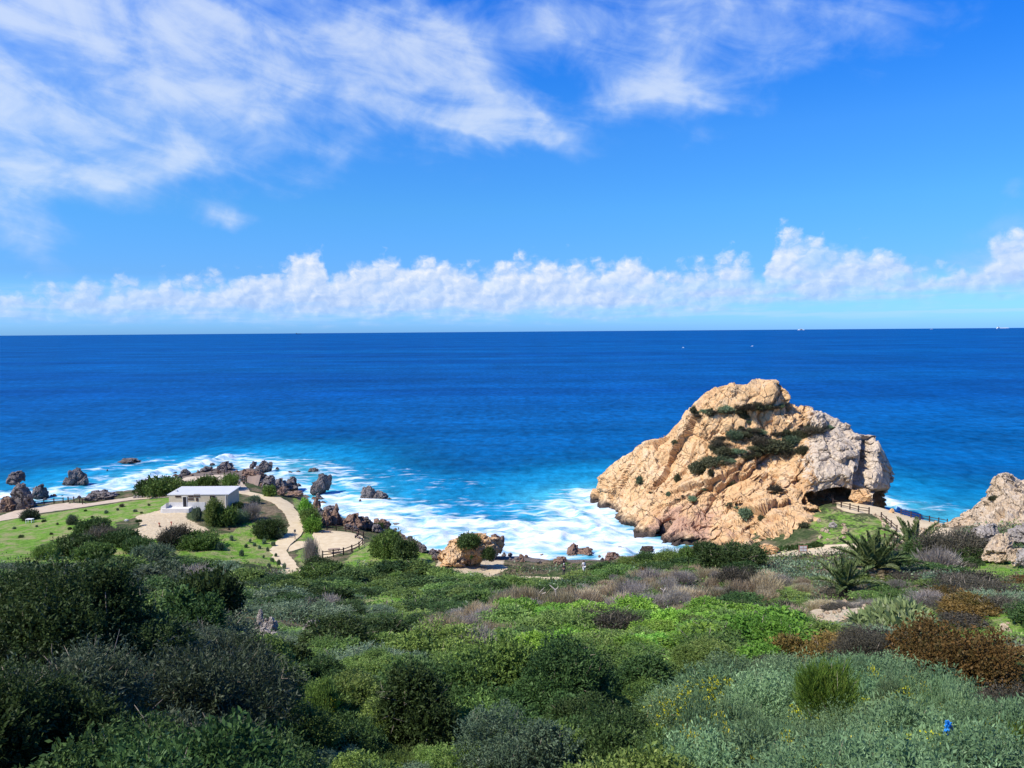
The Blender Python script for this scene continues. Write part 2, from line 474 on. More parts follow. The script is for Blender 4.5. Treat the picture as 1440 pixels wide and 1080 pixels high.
def tz(x, y):
    x, y = np.asarray(x, float), np.asarray(y, float)
    u = np.clip((x - TX0) / TS, 0, len(gx) - 1.001); v = np.clip((y - TY0) / TS, 0, len(gy) - 1.001)
    i, j = u.astype(int), v.astype(int); fu, fv = u - i, v - j
    a, b, c, d = TZ[j, i], TZ[j, i + 1], TZ[j + 1, i], TZ[j + 1, i + 1]
    return (a * (1 - fu) + b * fu) * (1 - fv) + (c * (1 - fu) + d * fu) * fv

def surf(px, py, water=True, y0=4.0, y1=420.0):
    """first hit of the pixel's ray with the ground (or the sea)"""
    px, py = np.atleast_1d(np.asarray(px, float)), np.atleast_1d(np.asarray(py, float))
    d = rays(px, py)
    ys = np.concatenate([np.arange(y0, 60, 0.4), np.arange(60, y1, 0.7)])
    P = CAMP + d[:, None, :] * ys[None, :, None]
    g = tz(P[..., 0], P[..., 1])
    if water: g = np.maximum(g, 0)
    hit = P[..., 2] <= g
    k = np.where(hit.any(1), hit.argmax(1), len(ys) - 1)
    k0 = np.maximum(k - 1, 0); r = np.arange(len(px))
    a = P[r, k0, 2] - g[r, k0]; b = P[r, k, 2] - g[r, k]
    t = np.where(np.abs(a - b) > 1e-9, a / (a - b + 1e-12), 1)
    yy = ys[k0] + (ys[k] - ys[k0]) * np.clip(t, 0, 1)
    Q = CAMP + d * yy[:, None]
    return Q

def in_poly(px, py, poly):
    inside = np.zeros(np.shape(px), bool)
    n = len(poly)
    for i in range(n):
        x0, y0 = poly[i]; x1, y1 = poly[(i + 1) % n]
        c = ((y0 > py) != (y1 > py)) & (px < (x1 - x0) * (py - y0) / ((y1 - y0) or 1e-9) + x0)
        inside ^= c
    return inside

# paths and paved places, as outlines on the photograph laid on the ground
PATHS = {
    'coast_path': ([(-120, 752), (-40, 734), (0, 726), (20, 719), (44, 713), (67, 710.5), (89, 708), (111, 708), (122, 708.5), (160, 702.5), (187, 699), (237, 696.5), (239, 699), (187, 703), (160, 707), (100, 716), (55, 722), (25, 729), (0, 733), (-40, 742), (-120, 763)], 'pink'),
    'headland_path': ([(246, 677), (262, 671), (300, 668.5), (325, 668), (338, 676), (349, 688), (352, 694), (338, 695), (333, 691), (326, 685), (318, 677), (300, 675), (262, 681)], 'pink'),
    'winding_path': ([(333, 690.5), (355, 692.5), (380, 697.5), (400, 703), (413, 711), (420, 722), (424, 732), (427, 746), (424, 753), (416, 760), (408, 767), (405, 774), (408, 784), (417, 794), (432, 806), (408, 812), (396, 798), (386, 786), (381, 774), (382, 769), (388, 762), (400, 754), (405.5, 745), (406, 735), (402, 726), (395, 716.5), (386, 708.5), (368, 701.5), (347, 696), (333, 693.5)], 'beige'),
    'plaza_link': ([(408, 768), (417, 761), (430, 762), (442, 762), (446, 768), (430, 769), (420, 772.5), (407, 777)], 'beige'),
    'plaza': ([(440, 747.5), (452, 746.8), (465, 747), (480, 747.5), (495, 749.3), (506, 752.5), (512, 758), (511.5, 764), (506, 769), (495, 773.5), (480, 778.5), (466, 782.5), (450, 786), (442, 783), (446.5, 772), (441, 762)], 'beige'),
    'slope_path': ([(618, 806), (650, 806.5), (690, 810.5), (740, 811), (792, 811.5), (794, 816), (740, 817.5), (690, 815), (640, 810.5), (618, 809)], 'beige'),
    'rock_path': ([(1067, 778.5), (1110, 771.5), (1153, 767), (1198, 765), (1240, 764), (1262, 762), (1262, 770), (1198, 777), (1160, 780), (1150, 782.5), (1110, 781.5), (1070, 785)], 'beige'),
    'cave_path': ([(1136, 707), (1150, 704), (1168, 702.5), (1190, 704), (1212, 710), (1236, 711.5), (1262, 720.5), (1297, 729.5), (1330, 736), (1322, 748), (1290, 752), (1262, 757), (1255, 745), (1248, 733), (1234, 724.5), (1205, 723), (1177, 714), (1150, 710)], 'beige'),
}
path_masks_world = {}
GPX, GPY, _ = project(np.stack([GX, GY, TZ], -1))
vis = GY > 3
pm = np.zeros(GX.shape, bool)
for nm, (poly, _) in PATHS.items():
    pm |= in_poly(GPX, GPY, poly) & vis
pmf = pm.astype(float)
for _ in range(3): pmf = blur(pmf)
# small relief off the paths, rocky near the shore
micro = fbm(gp / 7.0, 4, 3) * 0.55 + fbm(gp / 2.2, 3, 9) * 0.12
flat = np.clip(1 - 2.2 * pmf, 0, 1)
terrace = in_poly(GPX, GPY, [(-200, 800), (-200, 735), (235, 698), (350, 690), (420, 740), (520, 748), (520, 790), (430, 800), (300, 775), (150, 790)]) & vis
tf = terrace.astype(float)
for _ in range(4): tf = blur(tf)
TZ = TZ + micro * flat * (1 - 0.7 * tf) * sstep(GY, -2, 12)
GPX, GPY, _ = project(np.stack([GX, GY, TZ], -1))

grass_polys = [[(-200, 775), (-200, 745), (0, 733), (100, 717), (187, 704), (240, 700), (240, 716), (160, 735), (190, 755), (215, 752), (230, 760), (330, 748), (345, 730), (378, 745), (400, 775), (400, 800), (340, 792), (250, 795), (60, 800), (-100, 800)],
               [(424, 752), (440, 745), (440, 762), (428, 762), (415, 760)], [(420, 772), (446, 768), (448, 785), (436, 800), (415, 790)], [(500, 770), (520, 762), (570, 780), (560, 795), (480, 798)],
               [(480, 850), (500, 818), (650, 812), (655, 835), (560, 850)], [(1122, 738), (1146, 710), (1200, 722), (1250, 730), (1262, 757), (1195, 766), (1140, 766), (1150, 750)],
               [(1320, 810), (1350, 785), (1440, 783), (1460, 810)], [(1290, 905), (1280, 855), (1440, 852), (1460, 900)], [(1050, 870), (1060, 815), (1140, 815), (1130, 865)], [(540, 720), (530, 790), (620, 800), (600, 770)],
               [(430, 690), (410, 700), (430, 745), (455, 745), (450, 715)]]
gm = np.zeros(GX.shape)
for p in grass_polys: gm = np.maximum(gm, (in_poly(GPX, GPY, p) & vis).astype(float))
dirt_polys = [[(168, 750), (200, 741), (190, 726), (215, 720), (238, 714), (262, 718), (262, 728), (278, 738), (296, 745), (250, 752), (206, 760), (178, 764)],
              [(600, 806), (640, 765), (700, 770), (712, 800), (680, 815)], [(1120, 880), (1150, 850), (1230, 845), (1220, 870)], [(1310, 812), (1325, 788), (1360, 786), (1340, 808)], [(1255, 745), (1340, 742), (1350, 762), (1270, 770)]]
dm = np.zeros(GX.shape)
for p in dirt_polys: dm = np.maximum(dm, (in_poly(GPX, GPY, p) & vis).astype(float))
gm *= 1 - 0.42 * (in_poly(GPX, GPY, grass_polys[5]) & vis)
gm, dm = blur(blur(gm)), blur(blur(dm))
gm = gm * (1 - dm)

def ground_mat():
    m, N = new_mat("ground_soil")
    co = N.n('ShaderNodeNewGeometry').outputs['Position']
    n1 = N.noise(co, 0.25, 6, 0.6); n2 = N.noise(co, 1.6, 6, 0.65); n3 = N.noise(co, 7.0, 5, 0.7)
    soil = N.ramp(N.m('ADD', N.m('MULTIPLY', n2, 0.6), N.m('MULTIPLY', n3, 0.4)), [(0.3, (0.06, 0.045, 0.03)), (0.5, (0.17, 0.13, 0.08)), (0.68, (0.34, 0.27, 0.17))])
    under = N.ramp(n2, [(0.3, (0.025, 0.04, 0.015)), (0.55, (0.06, 0.085, 0.03)), (0.75, (0.14, 0.14, 0.07))])
    base = N.mix(N.step(n1, 0.42, 0.62), under, soil)
    grass = N.ramp(N.m('ADD', N.m('MULTIPLY', n2, 0.65), N.m('MULTIPLY', n3, 0.35)), [(0.30, (0.035, 0.07, 0.014)), (0.44, (0.095, 0.20, 0.022)), (0.56, (0.165, 0.31, 0.038)), (0.70, (0.30, 0.31, 0.11))])
    dry = N.mix(N.m('MULTIPLY', N.step(N.noise(co, 0.35, 6, 0.68), 0.44, 0.62), 0.85), grass, (0.30, 0.27, 0.13))
    g = N.m('ADD', N.attr('grass'), N.m('ADD', N.m('MULTIPLY', N.m('SUBTRACT', n2, 0.5), 1.3), N.m('MULTIPLY', N.m('SUBTRACT', n1, 0.5), 1.2)))
    c = N.mix(N.step(g, 0.40, 0.66), base, dry)
    dirt = N.ramp(N.m('ADD', N.m('MULTIPLY', n2, 0.5), N.m('MULTIPLY', n3, 0.5)), [(0.3, (0.38, 0.28, 0.17)), (0.5, (0.56, 0.45, 0.29)), (0.7, (0.66, 0.57, 0.41))])
    d = N.m('ADD', N.attr('dirt'), N.m('MULTIPLY', N.m('SUBTRACT', n2, 0.5), 0.9))
    c = N.mix(N.step(d, 0.40, 0.58), c, dirt)
    sh = N.attr('shore')
    stone = N.ramp(n3, [(0.3, (0.07, 0.06, 0.055)), (0.55, (0.20, 0.16, 0.13)), (0.75, (0.36, 0.30, 0.25))])
    c = N.mix(N.step(N.m('ADD', sh, N.m('MULTIPLY', N.m('SUBTRACT', n2, 0.5), 0.5)), 0.4, 0.6), c, stone)
    bp = N.bump(N.m('ADD', N.m('MULTIPLY', n2, 1.0), N.m('MULTIPLY', n3, 0.4)), 0.8, 0.35)
    finish(N, c, 0.95, 0.1, bp)
    return m

ny, nx = GX.shape
idx = np.arange(ny * nx).reshape(ny, nx)
quads = np.stack([idx[:-1, :-1], idx[:-1, 1:], idx[1:, 1:], idx[1:, :-1]], -1).reshape(-1, 4)
keep = (TZ.ravel()[quads].max(1) > -5)
shore_a = sstep(TZ, 3.2, 0.8) * (1 - np.clip(pmf * 3, 0, 1))
gme = mesh_from("ground", np.stack([GX, GY, TZ], -1).reshape(-1, 3), quads[keep], [ground_mat()], True,
                {'grass': gm.ravel(), 'dirt': dm.ravel(), 'shore': shore_a.ravel()})
link("ground", gme, kind='structure', label="grassy and scrubby hillside falling to a low terrace above the sea")

# ------------------------------------------------------------------ path sheets
def path_mat(name, tone):
    m, N = new_mat(name)
    co = N.n('ShaderNodeNewGeometry').outputs['Position']
    n = N.noise(co, 0.8, 7, 0.65); f = N.noise(co, 9.0, 4, 0.7)
    t = N.m('ADD', N.m('MULTIPLY', n, 0.65), N.m('MULTIPLY', f, 0.35))
    if tone == 'beige': st = [(0.30, (0.46, 0.355, 0.21)), (0.5, (0.59, 0.475, 0.30)), (0.7, (0.67, 0.56, 0.38))]
    else: st = [(0.30, (0.36, 0.27, 0.19)), (0.5, (0.50, 0.40, 0.29)), (0.7, (0.58, 0.49, 0.37))]
    finish(N, N.ramp(t, st), 0.95, 0.1, N.bump(f, 0.3, 0.05))
    return m
PMAT = {t: path_mat("compacted_" + t + "_gravel", t) for t in ('beige', 'pink')}

def sheet(name, poly, mat, lift=0.07, step=0.7, thick=0.12, **kw):
    poly = np.array(poly, float)
    w = surf(poly[:, 0], poly[:, 1], water=False)[:, :2]
    bd = []
    for i in range(len(w)):
        a, b = w[i], w[(i + 1) % len(w)]
        k = max(1, int(np.linalg.norm(b - a) / step))
        bd += [a + (b - a) * t / k for t in range(k)]
    bd = np.array(bd)
    # round the corners a little
    for _ in range(2): bd = (np.roll(bd, 1, 0) + 2 * bd + np.roll(bd, -1, 0)) / 4
    bd = bd + np.stack([fbm(bd / 1.6, 3, 11), fbm(bd / 1.6, 3, 12)], 1) * .28
    lo, hi = bd.min(0), bd.max(0)
    ix, iy = np.meshgrid(np.arange(lo[0], hi[0], step), np.arange(lo[1], hi[1], step))
    ix, iy = ix.ravel(), iy.ravel()
    ins = in_poly(ix, iy, bd)
    inner = np.stack([ix[ins], iy[ins]], 1)
    if len(inner):
        d = np.sqrt(((inner[:, None] - bd[None]) ** 2).sum(-1)).min(1)
        inner = inner[d > step * 0.45]
    V = [Vector(p) for p in np.concatenate([bd, inner])]
    n = len(bd)
    r = delaunay_2d_cdt(V, [(i, (i + 1) % n) for i in range(n)], [list(range(n))], 1, 1e-4)
    v2 = np.array([tuple(v) for v in r[0]])
    z = tz(v2[:, 0], v2[:, 1]) + lift
    top = np.stack([v2[:, 0], v2[:, 1], z], 1)
    faces = [tuple(f) for f in r[2]]
    # skirt
    cnt = {}
    for f in faces:
        for a, b in zip(f, f[1:] + f[:1]):
            cnt[(a, b)] = 1
    edge = [(a, b) for (a, b) in cnt if (b, a) not in cnt]
    k = len(top); low = top.copy(); low[:, 2] -= thick + lift
    used = sorted({a for e in edge for a in e}); mp = {a: k + i for i, a in enumerate(used)}
    verts = np.concatenate([top, low[used]])
    faces += [(b, a, mp[a], mp[b]) for a, b in edge]
    me = mesh_from(name, verts, faces, [mat], False)
    return link(name, me, kind='structure', **kw)

for nm, (poly, tone) in PATHS.items():
    sheet('path' if nm != 'plaza' else 'plaza', poly, PMAT[tone])
# ------------------------------------------------------------------ sea
def seg_dist(p, a, b):
    ab = b - a; L = (ab ** 2).sum()
    t = np.clip(((p - a) @ ab) / (L + 1e-9), 0, 1)
    return np.sqrt(((p - a - t[..., None] * ab) ** 2).sum(-1))

FOAM = [  # photo x0, y0, x1, y1, radius in metres, strength
    (-60, 715, 20, 705, 9, .8), (20, 695, 150, 692, 10, .85), (60, 690, 140, 675, 8, .5), (150, 690, 240, 664, 13, 1.0), (200, 672, 320, 644, 12, .85), (320, 644, 400, 652, 10, .75), (330, 652, 400, 668, 9, .85),
    (140, 660, 220, 648, 8, .45), (400, 680, 440, 690, 8, .9), (455, 655, 500, 690, 10, .6), (470, 700, 560, 738, 11, 1.0), (500, 705, 590, 722, 12, .85), (545, 748, 700, 772, 14, 1.1), (590, 738, 720, 742, 13, .85), (700, 765, 905, 778, 15, 1.15),
    (720, 748, 850, 752, 14, .95), (785, 715, 830, 745, 13, .85), (828, 695, 850, 735, 9, 1.15), (850, 745, 895, 772, 9, 1.2), (640, 708, 700, 716, 7, .38), (560, 662, 595, 690, 9, .28), (700, 712, 780, 705, 6, .34), (640, 676, 690, 684, 7, .2),
    (1270, 706, 1330, 716, 7, .45), (1245, 700, 1262, 716, 4, .8)]
rock_w = at_z(*np.array([(905, 776), (885, 752), (862, 735), (845, 717), (838, 705)], float).T)[:, :2]
rock_w = np.concatenate([rock_w, np.array([(30, 196), (55, 198), (75, 190), (84, 172)], float)])

CREST = [[(572, 741), (640, 737), (700, 740), (760, 745), (822, 742)], [(610, 760), (700, 756), (790, 761)], [(784, 712), (812, 726), (840, 750)], [(170, 678), (240, 664), (322, 645)], [(20, 700), (80, 693)], [(455, 716), (500, 726), (540, 740)]]
def build_sea():
    rows = [100.0]
    while rows[-1] < 45000:
        y = rows[-1]; rows.append(y + (0.9 if y < 330 else y * 0.011 if y < 900 else y * 0.04))
    rows = np.array(rows); u = np.linspace(-1.35, 1.35, 760)
    U, Y = np.meshgrid(u, rows); X = U * Y
    p = np.stack([X, Y], -1)
    nearm = (Y < 700)
    amp = 0.42 * np.clip(1 - (Y - 250) / 900, 0, 1)
    q = p.copy(); q[..., 0] = p[..., 0] * 0.45 + p[..., 1] * 0.12
    Z = np.zeros_like(X)
    sub = nearm
    w1 = 1 - np.abs(fbm(q[sub] / 9.0, 3, 41)); w2 = fbm(q[sub] / 3.2, 3, 52); w3 = fbm(q[sub] / 26.0, 2, 63)
    Z[sub] = amp[sub] * (0.9 * (w1 - 0.6) + 0.35 * w2 + 0.6 * w3)
    foam = np.zeros_like(X); dist = np.full(X.shape, 400.0)
    k = Y < 420
    pk = p[k]
    f = np.zeros(len(pk))
    for x0, y0, x1, y1, r, s in FOAM:
        a, b = at_z(np.array([x0, x1], float), np.array([y0, y1], float))[:, :2]
        f = np.maximum(f, s * np.clip(1 - seg_dist(pk, a, b) / (r * 1.28), 0, 1))
    d = np.full(len(pk), 400.0)
    for line in (coast, rock_w):
        for a, b in zip(line[:-1], line[1:]):
            d = np.minimum(d, seg_dist(pk, a, b))
    f = np.maximum(f, 0.62 * np.clip(1 - d / 7.0, 0, 1) * (pk[:, 0] < 60))
    for ln in CREST:
        q2 = at_z(*np.array(ln, float).T)[:, :2]
        q2 = np.stack([np.interp(np.linspace(0, 1, 40), np.linspace(0, 1, len(q2)), q2[:, c]) for c in (0, 1)], 1)
        dc = np.full(len(pk), 99.0); sg_ = np.zeros(len(pk))
        for a, b in zip(q2[:-1], q2[1:]):
            e = seg_dist(pk, a, b); nearer = e < dc
            side = (b - a)[0] * (pk - a)[:, 1] - (b - a)[1] * (pk - a)[:, 0]
            sg_ = np.where(nearer, np.sign(side), sg_); dc = np.minimum(dc, e)
        wob = dc + fbm(pk / 2.2, 3, 91) * 1.0
        back = sg_ > 0
        prof = np.exp(-(wob / np.where(back, 3.4, 1.1)) ** 2) * (0.75 + .5 * fbm(pk / 5.0, 2, 92))
        Z[k] += 1.05 * np.clip(prof, 0, 1.3)
        f = np.maximum(f, 1.0 * np.exp(-(wob / np.where(back, 1.0, 4.5)) ** 2))
    foam[k] = f; dist[k] = d
    Z += 0.6 * foam * (Y < 420) * (0.5 + fbm(p / 4.0, 2, 77) * k)
    shallow = np.exp(-np.maximum(dist - 8, 0) / 27.0)
    idx = np.arange(X.size).reshape(X.shape)
    quads = np.stack([idx[:-1, :-1], idx[:-1, 1:], idx[1:, 1:], idx[1:, :-1]], -1).reshape(-1, 4)
    m, N = new_mat("sea_water")
    pos = N.n('ShaderNodeNewGeometry').outputs['Position']
    sx, sy, sz = N.sep(pos)
    # coordinates that keep wave detail at a sensible size with distance (swell, then chop)
    st = N.v('MULTIPLY', pos, (0.45, 1.0, 1.0))
    c1 = N.noise(st, 0.22, 5, 0.6, 0.4); c2 = N.noise(st, 1.1, 4, 0.6, 0.3); c3 = N.noise(N.v('MULTIPLY', pos, (0.3, 1.0, 1.0)), 0.035, 5, 0.6); c4 = N.noise(N.v('MULTIPLY', pos, (0.25, 1, 1)), 0.004, 5, 0.65)
    sh = N.attr('shallow')
    big = N.noise(N.v('MULTIPLY', pos, (0.4, 1, 1)), 0.012, 4, 0.6)
    shn = N.m('ADD', sh, N.m('MULTIPLY', N.m('SUBTRACT', big, 0.5), 0.55))
    deep = N.mix(N.step(c4, 0.35, 0.65), SEA[0], SEA[1])
    off = N.m('ADD', sy, N.m('MULTIPLY', N.m('SUBTRACT', c4, 0.5), 260.0))
    deep = N.mix(N.m('MULTIPLY', N.step(off, 520.0, 180.0), 0.6), deep, (0.002, 0.112, 0.27))
    col = N.ramp(shn, [(0.04, (0, 0, 0)), (0.30, SEA[2]), (0.55, SEA[3]), (0.85, SEA[4])])
    col = N.mix(N.step(shn, 0.02, 0.34), deep, col)
    chop = N.m('ADD', N.m('MULTIPLY', c1, 0.5), N.m('ADD', N.m('MULTIPLY', c2, 0.3), N.m('MULTIPLY', c3, 0.45)))
    c5 = N.noise(N.v('MULTIPLY', pos, (0.22, 1.0, 1.0)), 0.013, 6, 0.65)
    col = N.v('SCALE', col, scale=N.m('ADD', -0.62, N.m('ADD', N.m('MULTIPLY', chop, 1.7), N.m('MULTIPLY', c5, 1.1))))
    rip = N.noise(N.v('MULTIPLY', pos, (0.45, 0.22, 1.0)), 0.62, 7, 0.70, 0.3)
    rip2 = N.noise(N.v('MULTIPLY', pos, (0.32, 0.12, 1.0)), 0.05, 8, 0.74, 0.4)
    col = N.v('SCALE', col, scale=N.m('ADD', -0.55, N.m('ADD', N.m('MULTIPLY', rip, 2.1), N.m('MULTIPLY', rip2, 1.0))))
    lace = N.m('ADD', N.m('MULTIPLY', N.noise(st, 0.30, 7, 0.68, 0.8), 0.75), N.m('MULTIPLY', N.voro(N.v('ADD', st, N.v('SCALE', N.noise(st, 0.7, 3, color=True), scale=1.6)), 0.42, 'F1'), 0.30))
    fa = N.m('ADD', N.attr('foam'), N.m('MULTIPLY', N.m('SUBTRACT', lace, 0.57), 2.4))
    fm = N.m('ADD', N.m('MULTIPLY', N.step(fa, 0.20, 0.62), 0.55), N.m('MULTIPLY', N.step(fa, 0.45, 1.05), 0.45))
    fm = N.m('MULTIPLY', fm, N.step(N.attr('foam'), 0.01, 0.14))
    caps = N.noise(N.v('MULTIPLY', pos, (0.35, 1, 1)), 0.16, 6, 0.7, 0.6)
    capm = N.m('MULTIPLY', N.step(caps, 0.70, 0.76), N.m('MULTIPLY', N.step(sh, 0.01, 0.2), 0.55))
    fm = N.m('MAXIMUM', fm, capm)
    fcol = N.ramp(lace, [(0.38, (0.38, 0.55, 0.70)), (0.62, (0.70, 0.76, 0.80))])
    col = N.mix(fm, col, fcol)
    hgt = N.m('ADD', N.m('MULTIPLY', c1, 1.2), N.m('ADD', N.m('MULTIPLY', c2, 0.35), N.m('MULTIPLY', c3, 2.5)))
    bp = N.bump(hgt, 0.55, 1.0)
    dif = N.n('ShaderNodeBsdfDiffuse'); N.put(dif.inputs[0], col); N.put(dif.inputs['Normal'], bp)
    gl = N.n('ShaderNodeBsdfGlossy'); gl.inputs['Roughness'].default_value = 0.22; N.put(gl.inputs['Normal'], bp)
    gl.inputs[0].default_value = (0.35, 0.75, 1.0, 1)
    mx = N.n('ShaderNodeMixShader'); N.put(mx.inputs[0], N.m('MULTIPLY', N.m('SUBTRACT', 1.0, fm), 0.10))
    N.put(mx.inputs[1], dif.outputs[0]); N.put(mx.inputs[2], gl.outputs[0])
    o = N.n('ShaderNodeOutputMaterial'); N.put(o.inputs[0], mx.outputs[0])
    me = mesh_from("sea", np.stack([X, Y, Z], -1).reshape(-1, 3), quads, [m], True, {'foam': foam.ravel(), 'shallow': shallow.ravel()})
    link("sea", me, kind='structure', label="deep blue sea breaking into white foam on the rocks")

SEA = [(0.0008, 0.050, 0.200), (0.0012, 0.076, 0.250), (0.003, 0.165, 0.33), (0.010, 0.215, 0.37), (0.045, 0.32, 0.42)]
build_sea()

# ------------------------------------------------------------------ rock
def ico(sub):
    bm = bmesh.new(); bmesh.ops.create_icosphere(bm, subdivisions=sub, radius=1.0)
    v = np.array([x.co[:] for x in bm.verts]); f = np.array([[q.index for q in x.verts] for x in bm.faces])
    bm.free()
    return v / np.linalg.norm(v, axis=1, keepdims=True), f

def vnormals(v, f):
    n = np.cross(v[f[:, 1]] - v[f[:, 0]], v[f[:, 2]] - v[f[:, 0]])
    out = np.zeros_like(v)
    for k in range(3):
        for c in range(3): out[:, c] += np.bincount(f[:, k], n[:, c], len(v))
    return out / (np.linalg.norm(out, axis=1, keepdims=True) + 1e-9)

def rock_mat(name, lo, mid, hi, grey, wet=None, scale=1.0, coords='Object'):
    m, N = new_mat(name)
    co = N.n('ShaderNodeTexCoord').outputs['Object'] if coords == 'Object' else N.n('ShaderNodeNewGeometry').outputs['Position']
    co = N.v('SCALE', co, scale=scale)
    rot = N.n('ShaderNodeVectorRotate', rotation_type='EULER_XYZ'); N.put(rot.inputs['Vector'], co); rot.inputs['Rotation'].default_value = (0.2, R(32), 0.1)
    cs = N.v('MULTIPLY', rot.outputs[0], (1.0, 1.0, 0.42))
    n1 = N.noise(cs, 0.16, 6, 0.6, 0.4); n2 = N.noise(cs, 0.9, 7, 0.68, 0.3); n3 = N.noise(cs, 4.0, 5, 0.7)
    t = N.m('ADD', N.m('MULTIPLY', n1, 0.45), N.m('ADD', N.m('MULTIPLY', n2, 0.4), N.m('MULTIPLY', n3, 0.15)))
    warm = N.ramp(t, [(0.32, lo), (0.5, mid), (0.66, hi)])
    gcol = N.ramp(N.m('ADD', N.m('MULTIPLY', n2, 0.6), N.m('MULTIPLY', n3, 0.4)), [(0.3, tuple(x * 0.5 for x in grey)), (0.5, grey), (0.7, tuple(min(0.75, x * 1.35) for x in grey))])
    g = N.m('ADD', N.attr('grey'), N.m('MULTIPLY', N.m('SUBTRACT', n2, 0.5), 1.4))
    c = N.mix(N.step(g, 0.35, 0.65), warm, gcol)
    pk = N.m('ADD', N.attr('pink'), N.m('MULTIPLY', N.m('SUBTRACT', N.noise(co, 0.3, 5, 0.6), 0.5), 1.4))
    c = N.mix(N.m('MULTIPLY', N.step(pk, 0.4, 0.75), 0.6), c, (0.42, 0.235, 0.19))
    strk = N.noise(N.v('MULTIPLY', rot.outputs[0], (2.2, 2.2, 0.16)), 1.0, 5, 0.65, 0.3)
    c = N.v('SCALE', c, scale=N.m('ADD', 0.58, N.m('MULTIPLY', strk, 0.85)))
    spots = N.noise(co, 0.75, 6, 0.7)
    c = N.mix(N.m('MULTIPLY', N.step(spots, 0.60, 0.70), 0.40), c, (0.22, 0.15, 0.10))
    crk = N.voro(N.v('ADD', cs, N.v('SCALE', N.noise(cs, 0.6, 3, color=True), scale=1.2)), 0.55, 'DISTANCE_TO_EDGE')
    jt = N.m('MULTIPLY', N.step(crk, 0.045, 0.0), N.step(N.noise(co, 0.22, 4, 0.6), 0.40, 0.56))
    c = N.mix(N.m('MULTIPLY', jt, 0.75), c, (0.10, 0.07, 0.05))
    if wet is not None:
        pz = N.sep(N.n('ShaderNodeNewGeometry').outputs['Position'])[2]
        wz = N.m('SUBTRACT', N.m('ADD', pz, N.m('MULTIPLY', N.m('SUBTRACT', n2, 0.5), 3.5)), wet)
        c = N.mix(N.step(wz, 0.9, -0.9), c, (0.065, 0.05, 0.042))
    h = N.m('ADD', N.m('MULTIPLY', n2, 0.8), N.m('ADD', N.m('MULTIPLY', n3, 0.5), N.m('ADD', N.m('MULTIPLY', strk, 0.8), N.m('MULTIPLY', jt, -0.5))))
    finish(N, c, 0.9, 0.15, N.bump(h, 0.9, 0.55 / scale))
    return m

TAN = rock_mat("tan_crag_rock", (0.49, 0.27, 0.115), (0.69, 0.445, 0.225), (0.76, 0.575, 0.37), (0.57, 0.465, 0.35), wet=1.7, coords='Position')
GREYTAN = rock_mat("pale_outcrop_rock", (0.38, 0.27, 0.17), (0.56, 0.43, 0.29), (0.66, 0.54, 0.40), (0.50, 0.42, 0.33), coords='Position')
DARK = rock_mat("dark_shore_rock", (0.075, 0.066, 0.063), (0.19, 0.165, 0.155), (0.33, 0.285, 0.255), (0.25, 0.23, 0.225), wet=0.5, scale=1.6, coords='Position')
RUST = rock_mat("rusty_shore_rock", (0.13, 0.085, 0.065), (0.28, 0.18, 0.13), (0.42, 0.30, 0.22), (0.30, 0.25, 0.22), wet=0.1, scale=1.4, coords='Position')
STONE = rock_mat("grey_stone", (0.20, 0.17, 0.15), (0.36, 0.32, 0.28), (0.52, 0.47, 0.42), (0.40, 0.38, 0.36), scale=2.0, coords='Position')

def craggy(v, f, amp, size, seed, dip=-0.55, stretch=2.6):
    """break a smooth surface into tilted fracture blocks: flat facets of several sizes, long along the dip"""
    ca, sa = math.cos(dip), math.sin(dip)
    def dom(p, s, st):
        x = p[:, 0] * ca + p[:, 2] * sa; z = -p[:, 0] * sa + p[:, 2] * ca
        return np.stack([x / s, p[:, 1] / s, z / (s * st)], 1)
    n0 = vnormals(v, f)
    w = np.stack([fbm(v / (size * 0.9), 3, seed + 30 + k) for k in range(3)], 1) * size * 0.16
    tot = np.zeros(len(v))
    for i, (s, a, st) in enumerate(((1.0, 1.0, stretch), (0.40, 0.36, stretch), (0.17, 0.15, stretch * .8))):
        p = dom(v + w * (0.5 ** i), size * s, st)
        f1, f2, cid, cx = worley(p, seed + 11 * i)
        hv = np.stack([_hash(np.floor(cx[:, 0] * 97).astype(int), np.floor(cx[:, 1] * 89).astype(int), np.floor(cx[:, 2] * 83).astype(int), seed + k) for k in range(3)], 1) - 0.5
        tilt = ((p - cx) * hv).sum(1)
        tot += a * ((cid - 0.5) * 0.75 + tilt * 2.6 - 0.34 * sstep(f2 - f1, 0.07, 0.0))
    v = v + n0 * (tot * amp)[:, None]
    n = vnormals(v, f)
    q = dom(v, size * .10, 2.2)
    return v + n * (fbm(q, 4, seed + 77, .6) * amp * 0.06)[:, None]

def silhouette_fit(v, line, zb=5.0, bw=4.0):
    """settle the height of the mass so its ridge line has the measured profile (small roughness stays)"""
    ln = np.array(sorted((a, b) for a, b, *_ in line), float)
    px, py, w = project(v)
    lo = ln[0, 0]; nb = int((ln[-1, 0] - lo) / bw)
    b = np.floor((px - lo) / bw).astype(int)
    ratio = np.ones(nb)
    for i in range(nb):
        k = np.where((b == i) & (v[:, 2] > zb))[0]
        if len(k) == 0: continue
        j = k[py[k].argmin()]
        zt = at(px[j], np.interp(px[j], ln[:, 0], ln[:, 1]), v[j, 1])[2]
        ratio[i] = np.clip((zt - zb) / (v[j, 2] - zb), .5, 1.7)
    p = np.pad(ratio, 4, mode='edge'); ratio = np.mean([p[k:k + nb] for k in range(1, 8)], 0)
    r = np.interp(px, lo + (np.arange(nb) + .5) * bw, ratio)
    v = v.copy(); up = v[:, 2] > zb
    v[up, 2] = zb + (v[up, 2] - zb) * r[up]
    return v

